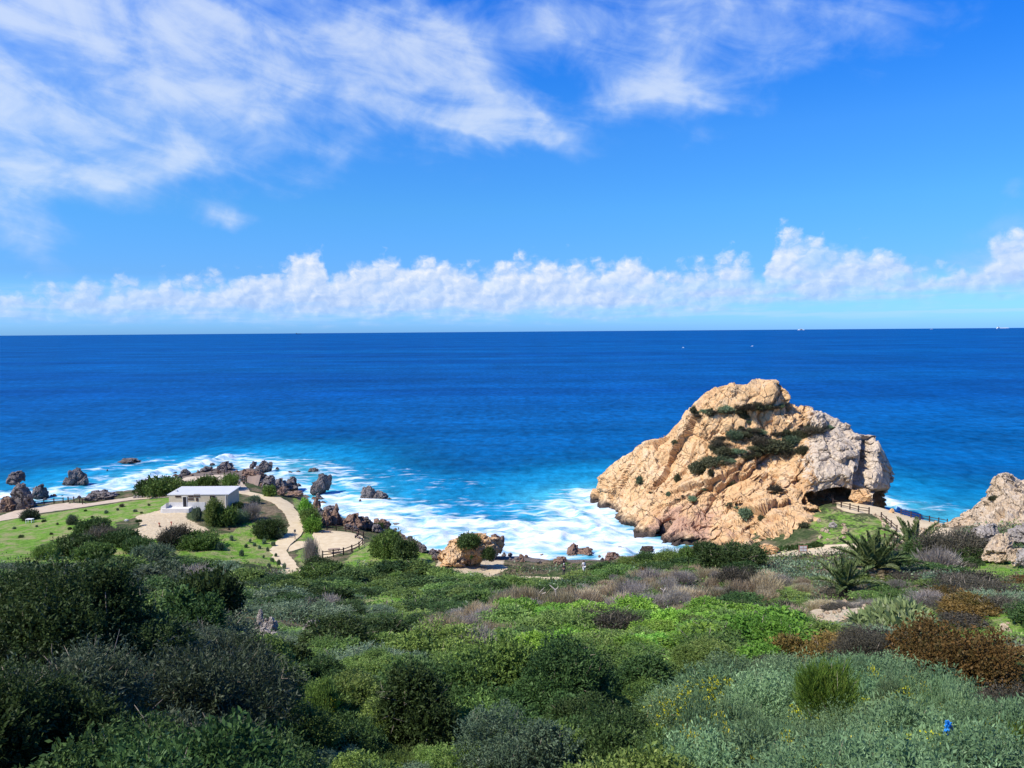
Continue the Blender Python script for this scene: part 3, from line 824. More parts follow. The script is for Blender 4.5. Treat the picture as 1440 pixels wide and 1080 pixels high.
def star_rock(centre, P, sub, amp, size, seed, smooth=0.02, dip=-0.55, zcut=-4.0, post=None, fit=None):
    c = np.asarray(centre, float)
    q = np.asarray(P, float) - c
    r = np.linalg.norm(q, axis=1); u = q / r[:, None]
    n = len(r)
    k = lambda a, b: -np.sqrt(np.maximum(((a[:, None] - b[None]) ** 2).sum(-1), 0))
    A = np.zeros((n + 1, n + 1)); A[:n, :n] = k(u, u) - 0 + np.eye(n) * smooth; A[:n, n] = 1; A[n, :n] = 1
    w = np.linalg.solve(A, np.concatenate([r, [0]]))
    v, f = ico(sub)
    rad = np.concatenate([k(v[s:s + 20000], u) @ w[:n] + w[n] for s in range(0, len(v), 20000)])
    v = c + v * np.maximum(rad, 1.0)[:, None]
    v = craggy(v, f, amp, size, seed, dip)
    if fit is not None: v = silhouette_fit(v, fit)
    if post is not None: v = post(v, f)
    f = f[(v[f][:, :, 2].max(1) > zcut)]
    used = np.unique(f); mp = np.full(len(v), -1); mp[used] = np.arange(len(used))
    return v[used], mp[f]

# the great rock
sil = [(836, 716, 186), (838, 690, 185), (850, 661, 183), (880, 640, 180), (910, 617, 178), (935, 616, 176), (948, 602, 175), (965, 577, 173), (990, 554, 171), (1012, 542, 170), (1030, 537, 169), (1045, 541, 168), (1062, 534, 168),
       (1085, 532, 167), (1099, 537, 167), (1107, 556, 167), (1120, 571, 166), (1135, 571, 166), (1152, 573, 165), (1163, 585, 165), (1186, 589, 164), (1191, 598, 163), (1206, 605, 163), (1214, 617, 163), (1224, 612, 163), (1246, 622, 163),
       (1255, 636, 163), (1254, 660, 163), (1250, 685, 164), (1247, 712, 165)]
face = [(900, 700, 170), (945, 680, 164), (950, 740, 156), (1000, 720, 152), (1000, 660, 161), (1050, 640, 161), (1050, 700, 151), (1080, 680, 153), (1100, 640, 159), (1065, 590, 165), (1085, 555, 166), (1025, 580, 167), (1000, 620, 165), (960, 640, 169), (930, 650, 172), (890, 670, 176),
        (1130, 600, 162), (1150, 640, 155), (1185, 630, 156), (1205, 660, 153), (1150, 670, 153.5), (1185, 685, 152), (1225, 700, 157), (1235, 650, 158), (1100, 720, 146), (1060, 740, 145), (1010, 774, 142), (960, 778, 149), (1050, 770, 136.5), (1100, 755, 135.5), (1117, 748, 135), (1085, 765, 133.5), (1128, 732, 140), (1140, 708, 149.5), (1110, 690, 150), (1170, 600, 162), (870, 700, 178)]
bp = [tuple(p) for p in at(*np.array(sil, float).T)] + [tuple(p) for p in at(*np.array(face, float).T)]
bp += [tuple(p) for p in at_z(np.array([840, 858, 884, 893, 914.]), np.array([717, 733, 750, 763, 777.]), -0.6)]
cc = at(1050, 690, 168.0); cc[2] = 5.0
for (x, y, z) in ((22, 196, 2), (35, 198, 3), (50, 200, 3), (62, 190, 2), (72, 180, 2), (30, 188, 14), (45, 190, 16), (60, 182, 12), (70, 175, 8), (48, 182, 24), (58, 178, 25), (50, 168, -22), (50, 150, -16), (30, 175, -16), (70, 165, -16)):
    bp.append((x, y, z))
px_crack = [((1222, 616), (1216, 655), (1206, 700)), ((1100, 545), (1108, 575), (1110, 590)), ((1056, 640), (1024, 680), (1022, 720)), ((1134, 572), (1128, 600), (1150, 620)), ((1030, 640), (1000, 690), (960, 720)), ((1145, 645), (1110, 690), (1088, 712)), ((960, 760), (1000, 760), (1030, 742))]
def rock_post(v, f):
    px, py, w = project(v)
    nrm_ = vnormals(v, f)
    front = sstep(-nrm_[:, 1], -0.1, 0.3) * (v[:, 1] < 172)
    for j, ln in enumerate(px_crack):
        d = np.full(len(v), 1e3)
        for a, b in zip(ln[:-1], ln[1:]):
            d = np.minimum(d, seg_dist(np.stack([px, py], 1) + fbm(v / 3.0, 2, 5)[:, None] * 4, np.array(a, float), np.array(b, float)))
        wd = (7.0, 3.0, 2.6, 3.0, 2.4, 3.0, 2.6)[j]; dp = (4.5, 1.5, 1.2, 1.3, 0.8, 1.2, 1.1)[j]
        v[:, 1] += dp * np.exp(-(d / wd) ** 2) * front
    # the cave: a low arch let into the foot, its roof overhanging
    cx = (px - 1171 + fbm(v / 4, 3, 8) * 6) / 42.0
    roof = 707 - 22 * np.sqrt(np.clip(1 - np.clip(np.abs(cx), 0, 1) ** 2.2, 0, 1)) + fbm(v / 2.5, 3, 21) * 3
    m = sstep(1 - np.abs(cx), 0.0, 0.14) * sstep(py - roof, 0.0, 2.6) * (py < 722) * front
    v[:, 1] += 11.0 * m * sstep(px, 1120, 1140)
    # brow bulging over it
    b = np.exp(-((px - 1170) / 50) ** 2) * np.exp(-((py - 668) / 16) ** 2) * front
    v[:, 1] -= 1.6 * b
    # hollow under the seaward corner
    h = sstep(px, 1205, 1222) * sstep(py, 686, 702) * (py < 730)
    v[:, 1] += 5.0 * h * front
    # small hollows
    for (hx, hy, rx, ry, dp) in ((1092, 692, 9, 7, 3.0), (1040, 712, 12, 5, 2.0), (1068, 676, 7, 6, 1.6), (1000, 745, 22, 4, 1.4), (925, 690, 10, 5, 1.0)):
        v[:, 1] += dp * np.exp(-((px - hx) / rx) ** 2 - ((py - hy) / ry) ** 2) * front
    return v
rv, rf = star_rock(cc, bp, 8, 1.6, 7.5, 5, 0.01, -0.6, -4, rock_post, [q for q in sil if q[1] < 700])
rpx, rpy, _ = project(rv)
grey = 0.76 * sstep(rpx, 1105, 1165) * sstep(rpy, 722, 690) + 0.45 * np.exp(-((rpx - 1075) / 50) ** 2 - ((rpy - 640) / 40) ** 2) + 0.3 * sstep(rpy, 570, 535)
pink = 0.8 * np.exp(-((rpx - 960) / 85) ** 2 - ((rpy - 735) / 40) ** 2) + 0.35 * np.exp(-((rpx - 1100) / 40) ** 2 - ((rpy - 735) / 25) ** 2)
gr_me = mesh_from("great_rock", rv, rf, [TAN], False, {'grey': grey, 'pink': pink})
great = link("great_rock", gr_me, label="huge orange sea rock with a cave at its foot, rising from the surf", cat="rock")
great_bvh = BVHTree.FromPolygons([tuple(p) for p in rv], [tuple(int(i) for i in t) for t in rf])

# the outcrop at the right edge
so = [(1325, 742, 132), (1338, 730, 131), (1350, 724, 131), (1368, 718, 130), (1376, 704, 129), (1387, 690, 128), (1397, 678, 127), (1404, 664, 126), (1410, 658, 126), (1420, 666, 126), (1432, 674, 126), (1448, 676, 126), (1475, 690, 126), (1510, 705, 126), (1560, 730, 126)]
fo = [(1400, 700, 122), (1420, 690, 122), (1440, 700, 120), (1390, 720, 121), (1420, 730, 117), (1370, 735, 122), (1460, 725, 116), (1345, 745, 127), (1390, 748, 114), (1450, 748, 110), (1520, 750, 112)]
op = [tuple(p) for p in at(*np.array(so, float).T)] + [tuple(p) for p in at(*np.array(fo, float).T)]
oc = at(1440, 735, 130.0)
for (x, y, z) in ((77, 136, 4), (86, 142, 4), (98, 142, 6), (82, 134, 12), (90, 136, 14), (86, 130, -12), (78, 128, -8), (100, 128, -8), (86, 118, -2), (74, 126, 2), (112, 135, 8)):
    op.append((x, y, z))
ov, of = star_rock(oc, op, 7, 1.3, 3.6, 31, 0.004, 1.1, -3, None, so)
out_o = link("rock_outcrop", mesh_from("rock_outcrop", ov, of, [GREYTAN], False, {'grey': np.full(len(ov), 0.35)}), label="pale jagged outcrop at the right edge above the water", cat="rock")
out_bvh = BVHTree.FromPolygons([tuple(p) for p in ov], [tuple(int(i) for i in t) for t in of])

def ray_hit(bvh, px, py):
    d = Vector(rays(px, py)); d.normalize()
    h = bvh.ray_cast(Vector(CAMP), d)
    return h[0]

# loose rocks: a few shapes, one unit wide
def crag(seed, kind, sub=5):
    v, f = ico(sub)
    g = np.random.default_rng(seed)
    v = np.sign(v) * np.abs(v) ** 0.85
    if kind == 'fin':
        t = (v[:, 2] + 1) / 2
        v = v * np.stack([1 - 0.75 * t, 1 - 0.7 * t, np.ones(len(v))], 1)
        v[:, 0] += 0.35 * t * g.choice([-1, 1])
    elif kind == 'slab':
        v[:, 0] *= 0.55; v[:, 0] += v[:, 2] * 0.45
    elif kind == 'flat':
        v[:, 2] = np.where(v[:, 2] > 0.3, 0.3 + (v[:, 2] - 0.3) * 0.25, v[:, 2])
    for _ in range(14):
        n = g.normal(size=3); n[2] = abs(n[2]) * 0.7; n /= np.linalg.norm(n)
        o = g.uniform(0.46, 0.82)
        d = v @ n - o
        v = v - np.where(d > 0, d * 0.92, 0)[:, None] * n
    tt = np.clip((v[:, 2] + 1) / 2, 0, 1)
    v = v * np.stack([1.18 - .45 * tt, 1.18 - .45 * tt, np.ones(len(v))], 1)
    v = craggy(v, f, 0.26, 0.8, seed * 3 + 1, g.uniform(-0.8, 0.8), 1.6)
    v -= (v.max(0) + v.min(0)) / 2
    v /= (v.max(0) - v.min(0))
    v[:, 2] += 0.5
    return v, f
CRAG = {}
for i, kd in enumerate(['blob', 'blob', 'blob', 'fin', 'fin', 'slab', 'slab', 'flat', 'flat', 'blob']):
    v, f = crag(100 + i, kd)
    CRAG.setdefault(kd, []).append((v, f))
crag_cache = {}
def put_rock(px, py, w, h, kd, mat, label, var=0, rot=0.0, group=None, name='shore_rock', depth=0.9, sink=0.18, D=None, cat='rock', z=None):
    p = surf(px, py)[0] if D is None else at(px, py, D)
    if z is not None: p[2] = z
    k = (kd, var % len(CRAG[kd]), mat.name)
    if k not in crag_cache:
        v, f = CRAG[kd][k[1]]
        crag_cache[k] = mesh_from(kd + "_rock", v, f, [mat], False)
    o = link(name, crag_cache[k], label=label, cat=cat, group=group)
    if name == 'shore_rock' and px < 560 and group is None: w, h = w * .88, h * .86
    W = w / FPX * p[1]; H = h / FPX * p[1] * 1.02
    o.scale = (W, W * depth, H * (1 + sink)); o.rotation_euler = (0, 0, R(rot))
    o.location = (p[0], p[1] + W * depth * 0.35, p[2] - H * sink)
    return o
SR = 'dark rocks along the shore'
# standing rocks that can be told apart
put_rock(22, 718, 44, 45, 'blob', DARK, "tall stacked dark rock pillar at the far left shore", 0, 20, depth=0.8)
put_rock(18, 695, 30, 24, 'blob', DARK, "rounded dark block balanced on top of the left rock pillar", 1, 80, D=186, z=5.2, sink=0)
put_rock(52, 703, 26, 25, 'blob', DARK, "dark rounded rock right beside the left rock pillar", 2, 50)
put_rock(8, 720, 34, 26, 'flat', RUST, "low brown rock at the foot of the left pillar", 0, 10)
put_rock(108, 682, 30, 28, 'slab', DARK, "shark-fin shaped dark rock standing alone in the surf", 0, 200, depth=0.7)
put_rock(96, 683, 22, 14, 'blob', DARK, "low dark rock joined to the shark-fin rock", 1, 0)
put_rock(176, 653, 34, 9, 'flat', DARK, "flat dark reef awash beyond the left beach", 1, 0)
put_rock(150, 664, 5, 5, 'fin', DARK, "tiny dark rock tip poking from the water by the reef", 1, 0)
put_rock(135, 704, 52, 14, 'flat', DARK, "long low dark rock on the beach above the coast path", 0, 15)
put_rock(143, 699, 20, 12, 'fin', DARK, "jagged dark rock at the end of the long low beach rock", 0, 60)
put_rock(208, 690, 34, 20, 'blob', DARK, "dark rock behind the green thicket on the left shore", 2, 0)
put_rock(219, 684, 5, 16, 'fin', DARK, "thin dark rock spike beside the thicket on the left shore", 1, 0, depth=1)
put_rock(257, 670, 20, 12, 'blob', DARK, "dark lump of rock at the seaward edge of the headland", 0, 30)
put_rock(287, 664, 20, 9, 'slab', DARK, "leaning dark slab among the headland surf", 0, 0)
put_rock(298, 656, 9, 6, 'blob', DARK, "small dark rock in the surf off the headland", 1, 0)
put_rock(316, 660, 24, 13, 'blob', DARK, "square dark rock in the foam left of the headland spires", 2, 10)
put_rock(355, 659, 12, 12, 'slab', DARK, "tilted dark spire left of the headland peak", 0, 20)
put_rock(368, 665, 26, 20, 'fin', DARK, "sharp peaked dark rock at the tip of the headland", 0, 10)
put_rock(378, 663, 12, 16, 'slab', DARK, "leaning dark spire right of the headland peak", 1, 0)
put_rock(389, 662, 8, 6, 'blob', DARK, "small round rock in the foam right of the headland", 0, 0)
put_rock(408, 668, 14, 6, 'flat', DARK, "low rock awash right of the headland tip", 0, 0)
put_rock(419, 666, 8, 5, 'blob', DARK, "smallest rock awash right of the headland tip", 1, 0)
put_rock(376, 688, 24, 22, 'blob', DARK, "broad dark rock below the headland deck", 1, 70)
put_rock(392, 688, 24, 18, 'blob', DARK, "middle dark boulder of the headland pile", 2, 10)
put_rock(408, 690, 26, 22, 'blob', DARK, "big rounded dark boulder over the cove", 0, 130)
put_rock(395, 697, 20, 14, 'slab', RUST, "brown leaning rock above the winding path", 1, 40)
put_rock(412, 700, 30, 10, 'flat', RUST, "flat brown ledge above the cove", 1, 20)
put_rock(352, 672, 34, 12, 'flat', RUST, "reddish rock ledge below the headland peak", 0, 0)
put_rock(440, 665, 18, 8, 'blob', DARK, "small dark rock above the leaning cove slab", 1, 0)
put_rock(450, 697, 36, 36, 'slab', DARK, "great leaning grey slab standing in the cove", 0, 15, depth=0.7)
put_rock(445, 718, 14, 22, 'blob', RUST, "brown rock between path thicket and cove", 2, 0)
put_rock(471, 738, 22, 34, 'fin', RUST, "tall pointed rock pillar behind the round plaza", 1, 20, depth=0.8)
put_rock(458, 738, 20, 26, 'blob', RUST, "brown rock leaning on the pointed pillar", 0, 0)
put_rock(517, 704, 26, 24, 'blob', DARK, "left half of the dark reef in the bay", 1, 0, depth=0.8)
put_rock(534, 704, 26, 16, 'flat', DARK, "right half of the dark reef in the bay", 0, 0)
put_rock(547, 705, 9, 6, 'blob', DARK, "small rock at the right tip of the bay reef", 2, 0)
put_rock(506, 707, 6, 6, 'blob', DARK, "lone dark stub in the foam below the bay reef", 0, 0)
put_rock(497, 743, 38, 24, 'blob', RUST, "wide reddish boulder behind the plaza fence", 2, 0)
put_rock(513, 744, 22, 20, 'blob', DARK, "dark boulder right of the wide reddish boulder", 0, 40)
put_rock(536, 748, 32, 20, 'blob', RUST, "reddish boulder on the shore above the green bush", 1, 0)
put_rock(554, 744, 20, 9, 'flat', DARK, "flat dark rock in the wash beside the reddish boulder", 1, 0)
put_rock(663, 797, 98, 44, 'blob', TAN, "big sandy orange boulder with bushes on top", 1, 25, depth=0.6, name='boulder')
put_rock(636, 798, 56, 30, 'blob', TAN, "lower left shoulder of sandy rock beside the bushy boulder", 2, 70, depth=0.8, name='boulder')
put_rock(694, 788, 32, 36, 'slab', RUST, "grey brown rock on the seaward side of the sandy boulder", 0, 0)
put_rock(806, 785, 24, 20, 'fin', RUST, "reddish knobbly rock at the bay's inner edge", 0, 40)
put_rock(822, 786, 30, 14, 'flat', RUST, "long reddish ledge at the bay's inner edge", 1, 0)
put_rock(826, 780, 13, 11, 'blob', DARK, "dark rounded rock behind the reddish ledge", 0, 0)
put_rock(862, 787, 22, 10, 'blob', RUST, "low brown rock under the scrub crest in the bay corner", 2, 0)
put_rock(876, 776, 18, 6, 'flat', DARK, "flat dark rock awash beside the great rock", 0, 0)
put_rock(911, 778, 22, 9, 'flat', TAN, "pale flat boulder at the foot of the great rock", 1, 0)
put_rock(788, 794, 22, 10, 'blob', RUST, "reddish rock at the left end of the inner ledge", 1, 50)
# the rest of the shore litter
lit = random.Random(4)
for (x0, y0, x1, y1, n, s0, s1) in ((440, 705, 480, 738, 14, 8, 18), (480, 738, 540, 748, 14, 8, 18), (540, 748, 600, 776, 16, 8, 16), (345, 668, 420, 692, 10, 7, 14), (545, 752, 610, 785, 34, 5, 14), (480, 735, 560, 752, 16, 5, 13), (420, 700, 470, 735, 12, 5, 12), (590, 775, 640, 790, 12, 4, 9), (700, 786, 800, 792, 14, 4, 9), (830, 782, 880, 790, 9, 4, 9), (40, 700, 130, 706, 12, 3, 7), (230, 672, 330, 660, 16, 4, 8), (-10, 712, 60, 716, 6, 5, 10), (330, 668, 400, 690, 12, 5, 10)):
    for i in range(n):
        t = lit.random(); px = x0 + (x1 - x0) * t + lit.uniform(-4, 4); py = y0 + (y1 - y0) * t + lit.uniform(-5, 5)
        w = lit.uniform(s0, s1)
        put_rock(px, py, w, w * lit.uniform(0.4, 0.8), lit.choice(['blob', 'blob', 'flat', 'fin']), lit.choice([DARK, DARK, RUST]), "small dark boulder among the loose rocks strewn along the waterline", lit.randint(0, 3), lit.uniform(0, 360), SR)
# blocks by the right edge and stones in the scrub
put_rock(1396, 766, 46, 28, 'blob', STONE, "broad grey block fallen at the right edge above the tan slab", 2, 15, D=84, name='boulder')
put_rock(1417, 789, 52, 36, 'slab', GREYTAN, "tilted tan slab leaning among the blocks at the right edge", 1, 30, D=78, name='boulder', depth=0.9)
put_rock(1447, 766, 46, 28, 'blob', STONE, "grey block cut by the right edge of the view", 0, 60, D=84, name='boulder')
put_rock(1436, 796, 30, 24, 'flat', GREYTAN, "small tan boulder at the foot of the tilted slab", 1, 0, D=75, name='boulder')
put_rock(1455, 800, 40, 30, 'blob', STONE, "low grey boulder under the blocks, half out of view at right", 2, 0, D=74, name='boulder')
put_rock(1348, 740, 16, 12, 'blob', GREYTAN, "pale white topped rock at the near end of the right fence", 2, 0, D=126, name='boulder', z=8.5)
put_rock(1317, 742, 14, 9, 'blob', GREYTAN, "pale yellowish boulder below the right fence", 0, 0, name='boulder')
put_rock(1305, 752, 18, 10, 'flat', GREYTAN, "flat pale stone beside the third palm", 0, 0, name='boulder')
put_rock(1213, 708, 34, 20, 'flat', TAN, "smooth tan boulder between the cave and the fence", 1, 0, name='boulder', depth=0.7, D=151)
put_rock(1255, 722, 9, 7, 'fin', TAN, "small rusty rock by the fork of the cave path", 0, 0, name='boulder')
put_rock(1082, 781, 34, 14, 'blob', TAN, "tan boulder lying beside the path to the palms", 1, 0, name='boulder')
put_rock(1172, 742, 12, 8, 'blob', STONE, "grey stone on the grassy bank below the cave", 0, 0, name='boulder')
put_rock(1190, 752, 11, 9, 'blob', GREYTAN, "cream stone low on the grassy bank below the cave", 1, 0, name='boulder')
put_rock(328, 856, 22, 20, 'blob', STONE, "upper grey rock showing through the left scrub", 0, 20, D=52, name='boulder')
put_rock(364, 888, 20, 30, 'fin', STONE, "tall grey rock among the left scrub", 1, 50, D=42, name='boulder')
put_rock(379, 896, 24, 28, 'blob', STONE, "pale lit grey rock beside the tall one in the left scrub", 1, 0, D=41, name='boulder')
put_rock(372, 908, 40, 22, 'flat', STONE, "wide shaded rock under the grey rocks in the left scrub", 0, 0, D=40, name='boulder')
put_rock(433, 898, 24, 26, 'slab', STONE, "pale narrow rock standing alone in the scrub", 1, 20, D=42, name='boulder')
for (x0, y0, x1, y1, n, s0, s1, lb) in ((1330, 790, 1370, 806, 12, 5, 12, "pale loose stone in the rubble by the grass patch at right"), (1150, 850, 1225, 872, 16, 5, 12, "pinkish stone in the rubble beside the bright bushes"), (1400, 870, 1440, 890, 8, 5, 12, "white stone on the grassy ledge at the right edge"), (1290, 878, 1330, 890, 7, 5, 10, "cream stone above the rust coloured shrub"), (640, 808, 690, 818, 8, 4, 8, "pale stone beside the short piece of slope path"), (1150, 730, 1190, 760, 14, 3, 7, "small white stone scattered on the bank below the cave")):
    for i in range(n):
        w = lit.uniform(s0, s1)
        put_rock(lit.uniform(x0, x1), lit.uniform(y0, y1), w, w * lit.uniform(0.4, 0.8), lit.choice(['blob', 'flat']), GREYTAN, lb, lit.randint(0, 3), lit.uniform(0, 360), 'stones: ' + lb.split(' stone ', 1)[-1], name='stone', cat='stone')
# ------------------------------------------------------------------ foliage
def leaf_mat(name, a, b, c=None, gloss=0.14, trans=0.3, var=0.32):
    m, N = new_mat(name)
    r = N.attr('rnd')
    st = [(0.0, a), (0.75, b)] + ([(1.0, c)] if c else [])
    col = N.ramp(r, st)
    oi = N.n('ShaderNodeObjectInfo').outputs['Random']
    hs = N.n('ShaderNodeHueSaturation')
    N.put(hs.inputs['Hue'], N.m('ADD', 0.485, N.m('MULTIPLY', oi, 0.03)))
    N.put(hs.inputs['Value'], N.m('ADD', 1 - var, N.m('MULTIPLY', N.m('FRACT', N.m('MULTIPLY', oi, 7.31)), 2 * var)))
    N.put(hs.inputs['Color'], col)
    p = N.n('ShaderNodeBsdfPrincipled'); N.put(p.inputs['Base Color'], hs.outputs[0])
    p.inputs['Roughness'].default_value = 0.55; p.inputs['Specular IOR Level'].default_value = gloss
    t = N.n('ShaderNodeBsdfTranslucent'); N.put(t.inputs[0], hs.outputs[0])
    mx = N.n('ShaderNodeMixShader'); mx.inputs[0].default_value = trans
    N.put(mx.inputs[1], p.outputs[0]); N.put(mx.inputs[2], t.outputs[0])
    o = N.n('ShaderNodeOutputMaterial'); N.put(o.inputs[0], mx.outputs[0])
    return m

KIND = {
    'ledge':  dict(c=((0.045, 0.052, 0.026), (0.125, 0.132, 0.070), (0.22, 0.22, 0.13)), L=.055, w=.40, tw=.22, up=.4, h=.70, air=.15),
    'myrtle': dict(c=((0.062, 0.112, 0.026), (0.185, 0.285, 0.070), (0.33, 0.41, 0.14)), L=.055, w=.46, tw=.22, up=.4, h=.85, air=.12),  # colours, leaf length, width ratio, twig length, upward bias, dome height, how airy
    'mastic': dict(c=((0.023, 0.048, 0.014), (0.074, 0.130, 0.036), (0.17, 0.24, 0.09)), L=.060, w=.42, tw=.22, up=.35, h=.95, air=.12),
    'green':  dict(c=((0.056, 0.102, 0.020), (0.170, 0.262, 0.058), (0.32, 0.40, 0.12)), L=.052, w=.45, tw=.24, up=.6, h=.85, air=.18),
    'olive':  dict(c=((0.028, 0.042, 0.020), (0.080, 0.110, 0.055), (0.22, 0.26, 0.16)), L=.075, w=.26, tw=.34, up=.4, h=1.3, air=.35, g=.3),
    'bright': dict(c=((0.080, 0.190, 0.024), (0.230, 0.420, 0.060), (0.40, 0.56, 0.13)), L=.058, w=.50, tw=.18, up=.5, h=.85, air=.10),
    'teal':   dict(c=((0.070, 0.115, 0.060), (0.195, 0.270, 0.155), (0.33, 0.39, 0.25)), L=.050, w=.35, tw=.18, up=.5, h=.62, air=.08),
    'salt':   dict(c=((0.082, 0.150, 0.060), (0.200, 0.310, 0.145), (0.36, 0.46, 0.24)), L=.055, w=.30, tw=.38, up=1.1, h=.75, air=.22),
    'rust':   dict(c=((0.075, 0.075, 0.020), (0.240, 0.145, 0.042), (0.37, 0.26, 0.10)), L=.050, w=.45, tw=.22, up=.5, h=.75, air=.12),
    'heath':  dict(c=((0.042, 0.042, 0.026), (0.105, 0.094, 0.064), (0.18, 0.15, 0.12)), L=.045, w=.35, tw=.28, up=.8, h=.85, air=.18),
    'dry':    dict(c=((0.16, 0.140, 0.115), (0.33, 0.295, 0.25), (0.48, 0.44, 0.38)), L=.14, w=.07, tw=.42, up=1.4, h=.80, air=.30, g=.1),
    'straw':  dict(c=((0.26, 0.20, 0.11), (0.46, 0.38, 0.24), (0.58, 0.52, 0.36)), L=.22, w=.05, tw=.40, up=2.6, h=.85, air=.25, g=.1),
    'pine':   dict(c=((0.050, 0.100, 0.015), (0.140, 0.230, 0.035), (0.30, 0.36, 0.07)), L=.10, w=.09, tw=.45, up=2.0, h=1.25, air=.25),
    'cactus': dict(c=((0.13, 0.20, 0.07), (0.26, 0.34, 0.14), (0.40, 0.44, 0.24)), L=.20, w=.22, tw=.22, up=1.0, h=.70, air=.15),
    'flower': dict(c=((0.36, 0.36, 0.02), (0.58, 0.56, 0.03), (0.72, 0.68, 0.10)), L=.05, w=.7, tw=.12, up=1.2, h=.80, air=.1, g=.1),
}
LM = {k: leaf_mat(k + "_leaves", *d['c'], gloss=d.get('g', .14)) for k, d in KIND.items()}
TWIG = simple_mat("twig_bark", (0.26, 0.22, 0.17), 0.9, 0.1, 0.4, 6)
BARK = simple_mat("grey_bark", (0.20, 0.175, 0.15), 0.9, 0.1, 0.4, 6)

def unit(v):
    return v / (np.linalg.norm(v, axis=-1, keepdims=True) + 1e-9)

def leaf_cards(B, D, L, W, g, rnd, fold=True):
    n = len(B)
    s = unit(np.cross(D, g.normal(size=(n, 3))))
    L = np.broadcast_to(L, (n,))[:, None]; W = np.broadcast_to(W, (n,))[:, None]
    v = np.stack([B, B + D * L * .5 + s * W * .5, B + D * L, B + D * L * .5 - s * W * .5], 1).reshape(-1, 3)
    f = np.arange(n * 4).reshape(n, 4)
    return v, f, np.repeat(rnd, 4)

def foliage(kind, seed, twigs, per, lscale=1.0, lumps=9, R_=1.0, h=None, flat=1.0):
    d = KIND[kind]; g = np.random.default_rng(seed)
    H = (h or d['h']) * R_
    # lumps filling a dome
    a = g.uniform(0, 2 * math.pi, lumps); rr = np.sqrt(g.uniform(0.0, 1, lumps)) * 0.62 * R_
    zc = g.uniform(0.28, 0.62, lumps) * H * (1 - 0.45 * (rr / R_) ** 2)
    c = np.stack([rr * np.cos(a), rr * np.sin(a) , zc], 1)
    cr = g.uniform(0.32, 0.50, lumps) * R_
    k = g.integers(0, lumps, twigs)
    u = unit(g.normal(size=(twigs, 3)) + np.array([0, 0, 0.35]))
    shell = 1 - g.random(twigs) ** 2.2 * (0.35 + d['air'])
    sc = np.array([1, 1, min(1.25, max(0.6, H / R_))])
    o = c[k] + u * (cr[k] * shell)[:, None] * sc
    o = o + (fbm(o * 3.1 / R_ + seed, 3, seed) * 0.10 * R_)[:, None] * u
    td = unit(u + np.array([0, 0, d['up']]) + g.normal(size=(twigs, 3)) * 0.45)
    tl = d['tw'] * g.uniform(0.55, 1.25, twigs) * min(lscale, 1.6) * max(.7, R_ ** .5)
    t = (np.arange(per) + 0.5) / per
    B = o[:, None] + td[:, None] * (tl[:, None] * (t[None] - 0.35))[..., None]
    B = B.reshape(-1, 3) + g.normal(size=(twigs * per, 3)) * 0.012
    TD = np.repeat(td, per, 0)
    D = unit(TD * (0.65 + 0.9 * (d['w'] < .12)) + g.normal(size=B.shape) * (0.62 if d['w'] >= .12 else .28))
    lumpc = g.uniform(-.16, .16, lumps)
    rnd = np.clip(np.repeat(lumpc[k] + g.random(twigs) * 0.6 + 0.25 * (fbm(o * 1.6 / R_, 2, seed + 3) + .5), per) * .75 + g.random(len(B)) * 0.35, 0, 1)
    keep = B[:, 2] > 0.0
    B, D, rnd = B[keep], D[keep], rnd[keep]
    L = d['L'] * lscale * g.uniform(0.6, 1.35, len(B)) * np.repeat(g.uniform(.7, 1.4, lumps)[k], per)[keep]
    W = L * d['w'] * (1.0 if lscale < 2 else 1.15)
    v, f, r = leaf_cards(B, D, L, W, g, rnd)
    ns = int(twigs * (.05 if lscale < 1.7 else .012) * (2.6 if kind == 'olive' else 1.0 if kind in ('heath', 'teal') else .7))
    j = g.choice(twigs, ns, replace=False); j = j[o[j, 2] > .1 * H]
    sd = unit(td[j] + g.normal(size=(len(j), 3)) * .25)
    v2, f2, r2 = leaf_cards(o[j] - sd * .10 * R_, sd, (tl[j] * .7 + .10) * min(lscale, 1.4), .012 * max(.8, min(lscale, 2.2)), g, g.random(len(j)))
    return np.concatenate([v, v2]), np.concatenate([f, f2 + len(v)]), np.concatenate([r, r2]), np.concatenate([np.zeros(len(f), int), np.ones(len(f2), int)])

fol_cache = {}
def fol_mesh(kind, lod, var, h=None):
    key = (kind, lod, var, h)
    if key not in fol_cache:
        tw, per, ls = {'near': (5200, 13, .72), 'mid': (1900, 10, 1.4), 'far': (1000, 8, 2.1), 'tiny': (320, 6, 3.4)}[lod]
        if kind in ('dry', 'straw'): per, ls = max(4, per // 2), ls * 0.85
        if kind == 'salt': tw = int(tw * 1.25)
        v, f, r, mi = foliage(kind, hash_s(kind) + 13 * var + len(lod), tw, per, ls, 7 + var * 3, 1.0, h)
        fol_cache[key] = mesh_from(kind + "_foliage", v, f, [LM[kind], TWIG], False, {'rnd': r}, mi)
    return fol_cache[key]

def hash_s(s):
    return sum((i + 1) * ord(ch) for i, ch in enumerate(s)) % 9973

